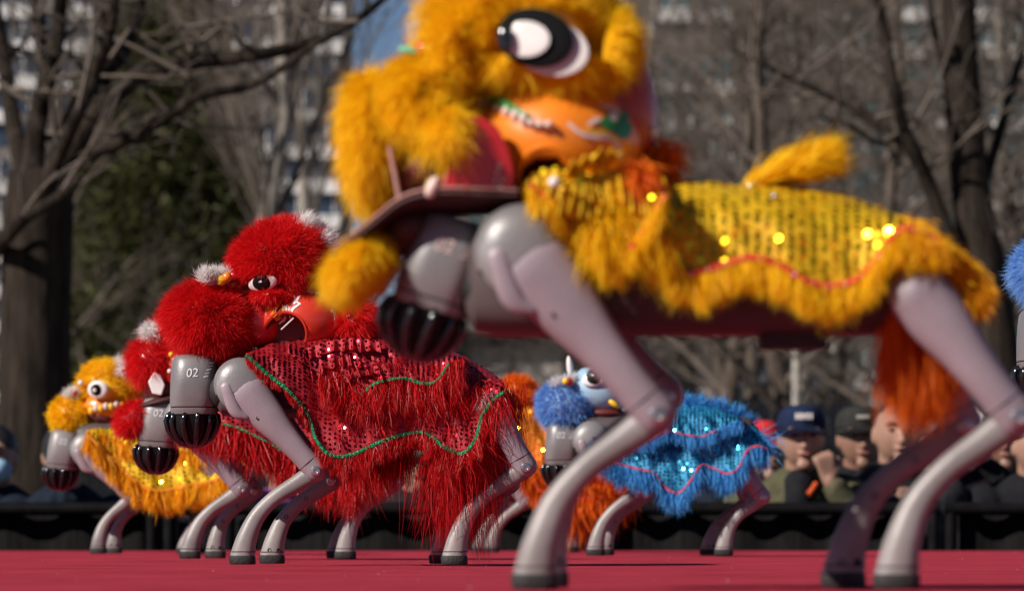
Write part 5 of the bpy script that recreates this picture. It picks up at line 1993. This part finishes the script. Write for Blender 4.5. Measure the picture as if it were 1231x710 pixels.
while x < 4.4:
    o = new_obj('board', bm_[(k * 7 + k // 3) % 4], fe)
    o.location = (x, 0, 0)
    x += 0.094
    k += 1
for z in (0.4, hF - 0.3):
    MB().box((0, 0.04, z), (4.5, 0.025, 0.05)).build('rail', M['board'], fe, False)

# ================================================================== crowd barriers
M['barrier_black'] = mat_noise('barrier_black', (0.005, 0.0045, 0.005), (0.010, 0.009, 0.0095), 0.5, 20, spec=0.08)
M['barrier_cloth'] = mat_noise('barrier_cloth', (0.005, 0.0045, 0.0045), (0.011, 0.010, 0.010), 0.9, 8, bump=0.5, bscale=14, stretch=(6, 1, 0.6), spec=0.08)
Db = 15.3
hB = P(0, 611, Db).z - GROUND
for k, (pa, pb, where) in enumerate(((-330, 190, 'left of the khaki trousers'), (196, 262, 'narrow open gate by the khaki trousers'), (268, 720, 'behind the red dogs'), (726, 1130, 'behind the blue dog'), (1136, 1590, 'at the right end'))):
    xa, xb = P(pa, 0, Db).x, P(pb, 0, Db).x
    r = empty('crowd_barrier', ((xa + xb) / 2, Db, GROUND))
    tag(r, ('black crowd barrier ' if k != 1 else 'black barred barrier, ') + where, 'barrier', 'crowd barriers behind the stage')
    w = (xb - xa) / 2
    MB().tube([(-w, 0, hB), (w, 0, hB)], 0.022, 10).build('top_rail', M['barrier_black'], r)
    MB().tube([(-w, 0, 0.12), (w, 0, 0.12)], 0.018, 10).build('bottom_rail', M['barrier_black'], r)
    MB().tube([(-w, -0.004, hB - 0.16), (w, -0.004, hB - 0.16)], 0.016, 10).build('middle_rail', M['barrier_black'], r)
    for x in (-w + 0.02, w - 0.02):
        MB().tube([(x, 0, 0), (x, 0, hB)], 0.02, 10).build('post', M['barrier_black'], r)
        MB().box((x, 0, 0.01), (0.03, 0.28, 0.01)).build('foot', M['barrier_black'], r)
    if k == 1:
        for i in range(3):
            x = -w + (i + 1) * 2 * w / 4
            MB().tube([(x, 0, 0.12), (x, 0, hB)], 0.007, 6).build('bar', M['barrier_black'], r)
    else:
        V, Fc = [], []
        n = 40
        for i in range(n + 1):
            xx = -w + 0.05 + (2 * w - 0.1) * i / n
            yy = 0.044 + 0.014 * math.sin(i * 0.9 + k) + 0.010 * noise.noise(Vector((i * 0.7, k, 0)))
            V += [(xx, yy, 0.1), (xx, yy + 0.004, hB - 0.004)]
        for i in range(n):
            Fc.append((2 * i, 2 * i + 2, 2 * i + 3, 2 * i + 1))
        o = mesh_obj('cover_sheet', V, Fc, M['barrier_cloth'], r)
        sd = o.modifiers.new('thickness', 'SOLIDIFY')
        sd.thickness = 0.003

# ================================================================== spectators
def skin_mat(name, c):
    m, nt, b = base_mat(name)
    n = nt.nodes.new("ShaderNodeTexNoise")
    n.inputs['Scale'].default_value = 26
    r = nt.nodes.new("ShaderNodeValToRGB")
    r.color_ramp.elements[0].color = (c[0] * 0.8, c[1] * 0.72, c[2] * 0.7, 1)
    r.color_ramp.elements[1].color = (min(1, c[0] * 1.12), c[1] * 1.05, c[2] * 1.02, 1)
    nt.links.new(n.outputs[0], r.inputs[0])
    nt.links.new(r.outputs[0], b.inputs['Base Color'])
    b.inputs['Roughness'].default_value = 0.5
    b.inputs['Subsurface Weight'].default_value = 0.08
    b.inputs['Subsurface Radius'].default_value = (0.01, 0.004, 0.002)
    return m


M['skin'] = skin_mat('skin', (0.36, 0.22, 0.165))
M['skin_tan'] = skin_mat('skin_tan', (0.28, 0.16, 0.115))
M['hair'] = mat_noise('hair', (0.008, 0.007, 0.007), (0.02, 0.018, 0.017), 0.5, 60)
M['lip'] = mat_plain('lip', (0.30, 0.10, 0.085), 0.5)
M['eye_dark'] = mat_plain('eye_dark', (0.01, 0.008, 0.007), 0.2)


def cloth_mat(name, c, scale=16):
    return mat_noise(name, tuple(x * 0.75 for x in c), tuple(x * 1.25 for x in c), 0.9, scale, bump=0.5, bscale=30, spec=0.1)


M['olive'] = cloth_mat('olive', (0.085, 0.08, 0.046))
M['black_wear'] = cloth_mat('black_wear', (0.014, 0.014, 0.017))
M['navy_wear'] = cloth_mat('navy_wear', (0.012, 0.018, 0.03))
M['charcoal'] = cloth_mat('charcoal', (0.025, 0.026, 0.032))
M['navy_cap'] = cloth_mat('navy_cap', (0.012, 0.02, 0.052))
M['black_cap'] = cloth_mat('black_cap', (0.028, 0.028, 0.026))
M['red_hat'] = cloth_mat('red_hat', (0.5, 0.03, 0.03))
M['purple_wear'] = cloth_mat('purple_wear', (0.16, 0.05, 0.18))
M['khaki'] = cloth_mat('khaki', (0.26, 0.17, 0.08))
M['mask_blue'] = cloth_mat('mask_blue', (0.35, 0.55, 0.72))
M['orange_wear'] = cloth_mat('orange_wear', (0.6, 0.10, 0.03))
M['grey_cap'] = cloth_mat('grey_cap', (0.16, 0.17, 0.14))


def remeshed(mb, voxel, name, mat, parent, smooth_it=3, fn=None):
    me = bpy.data.meshes.new('tmp')
    me.from_pydata([tuple(v) for v in mb.V], [], mb.F)
    o = bpy.data.objects.new('tmp', me)
    COL.objects.link(o)
    r = o.modifiers.new('r', 'REMESH')
    r.mode = 'VOXEL'
    r.voxel_size = voxel
    s = o.modifiers.new('s', 'SMOOTH')
    s.factor = 0.5
    s.iterations = smooth_it
    dg = bpy.context.evaluated_depsgraph_get()
    out = bpy.data.meshes.new_from_object(o.evaluated_get(dg))
    bpy.data.objects.remove(o)
    bpy.data.meshes.remove(me)
    out.name = name
    if fn:
        for v in out.vertices:
            v.co = fn(v.co.copy())
    out.polygons.foreach_set('use_smooth', np.ones(len(out.polygons), dtype=bool))
    out.materials.clear()
    out.materials.append(mat)
    return new_obj(name, out, parent)


def limb(mb, pts, radii, n=12):
    """tapered limb with round joints"""
    sp = smooth_path([(*p, r) for p, r in zip(pts, radii)], max(10, len(pts) * 5))
    mb.tube([s[:3] for s in sp], [max(s[3], 0.002) for s in sp], n)
    for p, r in ((pts[0], radii[0]), (pts[-1], radii[-1])):
        mb.ellipsoid(p, (r, r, r), None, n, 8)


def hand(mb, wrist, d, palm_n, curl, thumb_side, scale=1.0):
    """palm, four unequal bent fingers and a thumb from the palm's side; d: direction of the fingers, palm_n: out of the palm"""
    d, pn = Vector(d).normalized(), Vector(palm_n).normalized()
    s = d.cross(pn).normalized() * thumb_side
    w = Vector(wrist)
    L = 0.085 * scale
    for k in range(4):
        o = (1.5 - k) * 0.0195 * scale
        base = w + d * L + s * o
        limb(mb, [w + s * o * 0.6 + d * 0.012, base], [0.014 * scale, 0.0115 * scale], 8)
        fl = (0.070, 0.078, 0.073, 0.058)[k] * scale
        p = base
        dd = d.copy()
        pts = [p]
        for j, f in enumerate((0.45, 0.32, 0.23)):
            ang = curl * (0.9, 1.15, 0.8)[j] * (1 + 0.06 * k)
            dd = (Matrix.Rotation(ang, 3, s * thumb_side) @ dd) if False else (dd * math.cos(ang) + pn * math.sin(ang) if j == 0 else dd * math.cos(ang) + (pn * dd.dot(d) - d * dd.dot(pn)) * math.sin(ang))
            p = p + dd * fl * f
            pts.append(p)
        limb(mb, [tuple(q) for q in pts], [0.0098 * scale, 0.0092 * scale, 0.0084 * scale, 0.007 * scale], 8)
    tb = w + d * 0.025 * scale + s * 0.030 * scale
    t1 = tb + (d * 0.55 + s * 0.75 + pn * 0.4).normalized() * 0.04 * scale
    t2 = t1 + (d * 0.8 + s * 0.1 + pn * (0.3 + 0.5 * min(curl, 1))).normalized() * 0.032 * scale
    limb(mb, [tuple(w + d * 0.012 + s * 0.012), tuple(tb), tuple(t1), tuple(t2)], [0.015 * scale, 0.0135 * scale, 0.0115 * scale, 0.0085 * scale], 8)


def person(px, top_py, D, label, face=0.0, jacket='black_wear', skin='skin', head='hair', arms=None, trousers='charcoal', hat=None, tilt=0.0, voxel=0.0075, mask=None, beard=False, inner=None, lean=0.0, hands=True, group=None):
    """standing spectator facing -Y turned by face; arms: two lists (elbow, wrist, fingers, palm, curl) in metres of a 1.7 m body, x to the picture's right"""
    H = P(0, top_py, D).z - GROUND
    k = H / 1.72
    root = empty('person', (P(px, 0, D).x, D, GROUND), face)
    root.scale = (k, k, k)
    tag(root, label, 'person', group or 'spectators behind the barrier')
    body = MB()
    hc = Vector((0, -0.03 - lean, 1.605))
    Rt = Matrix.Rotation(tilt, 3, 'X')

    def hd(d):
        f = 1.0
        # narrower jaw, flat sides, occiput
        if d.z < 0:
            f *= 1 - 0.10 * (-d.z) * (1 if d.y < 0 else 1.9)
        return f
    body.ellipsoid(hc, (0.077, 0.098, 0.118), Rt, 28, 20, hd)
    hp = lambda x, y, z: hc + Rt @ Vector((x, y, z))
    # nose, brow, cheekbones, chin, ears, lips
    limb(body, [tuple(hp(0, -0.094, 0.022)), tuple(hp(0, -0.106, -0.006)), tuple(hp(0, -0.113, -0.024))], [0.008, 0.0105, 0.013], 8)
    for sx in (-1, 1):
        body.ellipsoid(hp(sx * 0.011, -0.100, -0.026), (0.010, 0.011, 0.008), None, 8, 6)
        body.ellipsoid(hp(sx * 0.033, -0.085, 0.038), (0.030, 0.010, 0.008), None, 10, 8)
        body.ellipsoid(hp(sx * 0.079, 0.004, -0.006), (0.010, 0.020, 0.032), None, 10, 8)
    body.ellipsoid(hp(0, -0.084, -0.092), (0.030, 0.022, 0.022), None, 10, 8)
    body.ellipsoid(hp(0, -0.094, -0.052), (0.026, 0.014, 0.013), None, 10, 8)
    # neck, trunk, legs
    limb(body, [tuple(hp(0, 0.012, -0.06)), (0, 0.005 - lean * 0.5, 1.46), (0, 0.01, 1.40)], [0.058, 0.058, 0.075])
    limb(body, [(0, 0.01, 1.36), (0, 0.0, 1.15), (0, 0, 0.95)], [0.13, 0.12, 0.125], 16)
    for sx in (-1, 1):
        limb(body, [(sx * 0.09, 0, 0.92), (sx * 0.1, -0.01, 0.5), (sx * 0.1, 0.02, 0.09)], [0.085, 0.055, 0.04])
        limb(body, [(sx * 0.1, 0.03, 0.05), (sx * 0.11, -0.12, 0.035)], [0.04, 0.032])
    coat = MB()
    coat.ellipsoid((0, 0.005, 1.22), (0.215, 0.145, 0.30), None, 28, 18)
    coat.ellipsoid((0, 0.0, 1.00), (0.20, 0.145, 0.22), None, 28, 18)
    coat.ellipsoid((0, 0.01, 1.385), (0.165, 0.105, 0.09), None, 24, 14)
    arms = arms or [None, None]
    for sx, arm in zip((-1, 1), arms):
        sh = Vector((sx * 0.19, 0.0, 1.385))
        if arm is None:
            el, wr, fd, pn, curl = Vector((sx * 0.27, 0.02, 1.10)), Vector((sx * 0.26, -0.08, 0.86)), (0, -0.1, -1), (-sx, 0, 0), 0.35
        else:
            el, wr, fd, pn, curl = Vector(arm[0]), Vector(arm[1]), arm[2], arm[3], arm[4]
        limb(body, [tuple(sh), tuple(el), tuple(wr)], [0.05, 0.042, 0.027])
        hand(body, tuple(wr), fd, pn, curl, -sx if arm is None or len(arm) < 6 else arm[5])
        limb(coat, [tuple(sh), tuple(sh.lerp(el, 0.5)), tuple(el), tuple(el.lerp(wr, 0.55)), tuple(el.lerp(wr, 0.86))], [0.083, 0.076, 0.066, 0.055, 0.047], 14)
    # collar
    for i in range(12):
        a = 2 * PI * i / 12
        coat.ellipsoid((0.078 * math.cos(a), 0.005 - lean * 0.3 + 0.075 * math.sin(a), 1.455), (0.03, 0.03, 0.036), None, 8, 6)

    b = remeshed(body, voxel, 'body', M[skin], root, 7)

    def wr_fn(c):
        n = noise.noise(Vector((c.x * 9, c.y * 9, c.z * 14 + px))) + 0.5 * noise.noise(Vector((c.x * 22, c.y * 22, c.z * 30)))
        ax = Vector((c.x, c.y, 0))
        return c + (ax.normalized() * n * 0.009 if ax.length > 0.02 else Vector((0, 0, 0)))
    remeshed(coat, 0.011, 'jacket', M[jacket], root, 2, wr_fn)
    if inner:
        V = MB()
        limb(V, [(-0.01, -0.075, 1.44), (-0.02, -0.10, 1.34), (-0.03, -0.125, 1.2)], [0.06, 0.055, 0.045], 10)
        V.build('shirt_front', M[inner], root)
        MB().tube([(0.045, -0.115, 1.445), (0.030, -0.135, 1.425), (0.014, -0.145, 1.405)], 0.011, 8).build('lanyard', M['orange_wear'], root)
    tr = MB()
    tr.ellipsoid((0, 0, 0.93), (0.175, 0.13, 0.13), None, 20, 12)
    for sx in (-1, 1):
        limb(tr, [(sx * 0.095, 0, 0.88), (sx * 0.105, -0.01, 0.5), (sx * 0.105, 0.02, 0.10)], [0.10, 0.078, 0.066], 14)
    remeshed(tr, 0.016, 'trousers', M[trousers], root, 2)
    for sx in (-1, 1):
        sh = MB()
        sh.ellipsoid((sx * 0.105, -0.04, 0.045), (0.05, 0.13, 0.045), None, 16, 10)
        sh.build('shoe', M['black_wear'], root)
    # eyes, brows, mouth
    for sx in (-1, 1):
        MB().ellipsoid(hp(sx * 0.031, -0.0845, 0.014), (0.0135, 0.010, 0.0075), Rt, 12, 8).build('eye', M['eye_dark'], root)
        MB().tube([hp(sx * 0.016, -0.099, 0.036), hp(sx * 0.034, -0.098, 0.042), hp(sx * 0.052, -0.084, 0.036)], [0.003, 0.0042, 0.002], 6).build('eyebrow', M['hair'], root)
    MB().ellipsoid(hp(0, -0.1045, -0.054), (0.023, 0.006, 0.0055), Rt, 14, 8).build('mouth', M['lip'], root)
    if head == 'hair':
        hm = MB()
        hm.ellipsoid(hp(0, 0.012, 0.018), (0.0845, 0.100, 0.112), Rt, 28, 18, lambda d: (1.0 + 0.03 * noise.noise(d * 9)) if (d.z > 0.12 or d.y > 0.05) else 0.80)
        hm.build('hair', M['hair'], root)
    elif head == 'crop':
        hm = MB()
        hm.ellipsoid(hp(0, 0.014, 0.012), (0.0795, 0.0965, 0.110), Rt, 28, 18, lambda d: 1.0 if (d.z > 0.55 or d.y > 0.25) else 0.78)
        hm.build('hair', M['hair'], root)
    if hat:
        hm = MB()
        hm.ellipsoid(hp(0, 0.012, 0.012), (0.0845, 0.102, 0.112), Rt, 28, 18, lambda d: 0.80 if (d.z > 0.30 or d.y < -0.35) else 1.0)
        hm.build('hair', M['hair'], root)
        cap = MB()
        rings = []
        for i in range(9):
            t = i / 8
            r = math.cos(t * PI / 2 * 0.98)
            rr = 1.0 if i == 0 else r ** 0.55
            rings.append([hp(0.089 * rr * math.cos(2 * PI * q / 26), 0.006 + 0.108 * rr * math.sin(2 * PI * q / 26), 0.043 + 0.082 * math.sin(t * PI / 2)) for q in range(26)])
        cap.loft(rings)
        c = cap.build('cap', M[hat], root)
        # brim
        V, Fc = [], []
        for lay in (0, 1):
            for i in range(13):
                a = PI + PI * i / 12
                for rr_ in (0.0, 1.0):
                    x = 0.086 * math.cos(a) * (1 + 0.02 * rr_)
                    y = 0.006 + 0.104 * math.sin(a) - rr_ * 0.072 * max(0, -math.sin(a)) ** 0.6
                    V.append(hp(x, y, 0.045 - 0.016 * rr_ - 0.008 * abs(math.cos(a)) + (0 if lay else -0.004)))
        for lay in (0, 1):
            for i in range(12):
                q = lay * 26 + i * 2
                f = (q, q + 2, q + 3, q + 1)
                Fc.append(f if lay else f[::-1])
        for i in range(12):
            q = i * 2 + 1
            Fc.append((q, q + 2, q + 28, q + 26))
        mesh_obj('cap_brim', V, Fc, M[hat], c)
        MB().ellipsoid(hp(0, 0.004, 0.126), (0.007, 0.007, 0.004), None, 8, 6).build('cap_button', M[hat], c)
    else:
        c = None
    if mask:
        mk = MB()
        mk.ellipsoid(hp(0, -0.05, -0.045), (0.073, 0.068, 0.056), Rt, 20, 14)
        mk.build('face_mask', M[mask], root)
    return root, hp, c


# man with the navy cap, fist at his chin
rt, hp, cap = person(962, 490, 16.0, 'man in navy cap and olive jacket, holding his fist to his chin', 0.05, 'olive', 'skin', None,
                     [None, ((0.27, -0.12, 1.22), (0.085, -0.175, 1.455), (-0.22, -0.1, 1), (-0.3, 1, 0.1), 1.35, -1)], hat='navy_cap', inner='black_wear', voxel=0.006)
# white embroidered letters on the cap front, blurred in the photograph beyond reading: short bars
for i, (dx, h) in enumerate(((-0.027, 0.011), (-0.014, 0.012), (-0.001, 0.010), (0.012, 0.012), (0.025, 0.011))):
    m_ = MB()
    m_.box((dx, -0.103 + abs(dx) * 0.35 - 0.03 - 0.0, 1.605 + 0.082), (0.0048, 0.006, h))
    m_.build('cap_stitch', M['white_paint'], cap)
rt, hp, cap = person(1031, 491, 16.8, 'man in black baseball cap, face shaded, next to the olive jacket', 0.1, 'black_wear', 'skin_tan', None, hat='black_cap')
for i, dx in enumerate((-0.02, -0.008, 0.004, 0.016)):
    m_ = MB()
    m_.box((dx, -0.134 + abs(dx) * 0.35, 1.687), (0.0045, 0.006, 0.007))
    m_.build('cap_stitch', M['stone'], cap)
person(1074, 484, 16.2, 'close cropped man in black zip jacket, half behind the orange fur', 0.15, 'charcoal', 'skin', 'crop')
# person holding up a phone
rt, hp, cap = person(1172, 480, 16.5, 'dark haired person in black jacket raising a white phone', -0.1, 'black_wear', 'skin', 'hair',
                     [((-0.24, -0.16, 1.16), (-0.075, -0.24, 1.50), (0.25, 0.0, 1), (0.2, 1, 0), 0.7, 1), ((0.27, -0.12, 1.18), (0.18, -0.24, 1.10), (-1, -0.1, 0.1), (0, 0.2, 1), 0.8)])
ph = MB()
ph.box((0, 0, 0), (0.037, 0.005, 0.075))
po = ph.build('phone', M['white_paint'], None, False)
b_ = po.modifiers.new('bevel', 'BEVEL')
b_.width = 0.004
k_ = rt.scale[0]
po.location = Vector(rt.location) + Vector((-0.055, -0.262, 1.60)) * k_
po.rotation_euler = (0.15, 0.35, -0.25)
tag(po, 'white smartphone held up by the dark haired person', 'phone')
lens_ = MB().lathe([(0.011, 0), (0.011, 0.002), (0.008, 0.003), (0.0005, 0.0022)], (-0.018, -0.005, 0.052), (0, -1, 0), 12).build('camera_lens', M['black_gloss'], po)
MB().lathe([(0.033, -0.006), (0.036, -0.004), (0.036, 0.004), (0.033, 0.006)], (-0.095, -0.232, 1.44), (0.35, -0.2, 1), 18).build('watch', M['black_gloss'], rt)
# white and black bag hanging from the shoulder of the person at the right end
rt2, hp2, cap2 = person(1240, 500, 16.3, 'person in black at the right edge, white patches on the sleeve', 0.2, 'black_wear', 'skin', 'hair',
                        [((-0.30, -0.08, 1.16), (-0.20, -0.2, 0.98), (0.6, -0.2, -0.4), (0, 0.4, 1), 0.6), None])
for (x, y, z, a, l) in ((-0.262, -0.15, 1.17, 0.7, 0.05), (-0.325, -0.16, 1.06, -0.7, 0.05), (-0.22, -0.16, 1.25, -0.4, 0.03)):
    MB().ellipsoid((x, y + 0.0, z), (l, 0.035, l * 0.62), Matrix.Rotation(a, 3, 'Y'), 18, 12, lambda d: 1 + 0.15 * noise.noise(d * 3)).build('sleeve_patch', M['white_paint'], rt2)
# those behind the blue dog's tail
person(908, 508, 17.2, 'small person in a red cap behind the blue dog tail', 0.5, 'navy_wear', 'skin', None, hat='red_hat')
person(884, 490, 17.9, 'dark haired person turned away beside the red cap', 1.2, 'black_wear', 'skin', 'hair')
# left side
person(-3, 514, 16.4, 'person in dark jacket wearing a light blue face mask at the left edge', -0.1, 'navy_wear', 'skin', 'hair', mask='mask_blue')
person(80, 512, 15.95, 'person in dark navy jacket with bowed head, hand out, by the tree trunk', 0.0, 'navy_wear', 'skin', 'hair',
       [((-0.29, -0.14, 1.20), (0.0, -0.30, 1.34), (1, -0.1, -0.25), (0, -0.3, -1), 0.5, -1), None], lean=0.05, tilt=0.85)
person(340, 520, 16.4, 'person in purple top hidden behind the red dog blanket', 0.0, 'purple_wear', 'skin', 'hair', [((-0.26, -0.1, 1.16), (-0.08, -0.25, 1.32), (0.3, -0.1, 0.9), (0, 1, 0), 1.1), None])
person(500, 520, 16.3, 'person in black with a raised fist behind the red dog belly', 0.1, 'black_wear', 'skin', None, [((-0.24, -0.12, 1.17), (0.0, -0.24, 1.30), (0.1, -0.1, 1), (0.1, 1, 0), 1.3), None], hat='grey_cap')
person(226, 522, 16.2, 'person in khaki trousers hidden behind the second red dog', 0.0, 'black_wear', 'skin', 'hair', trousers='khaki')
person(1128, 500, 17.4, 'person in black standing between the cropped man and the phone holder', 0.3, 'black_wear', 'skin_tan', 'hair')
person(1212, 494, 17.2, 'person in charcoal coat behind the phone holder, near the right edge', -0.2, 'charcoal', 'skin_tan', 'hair')
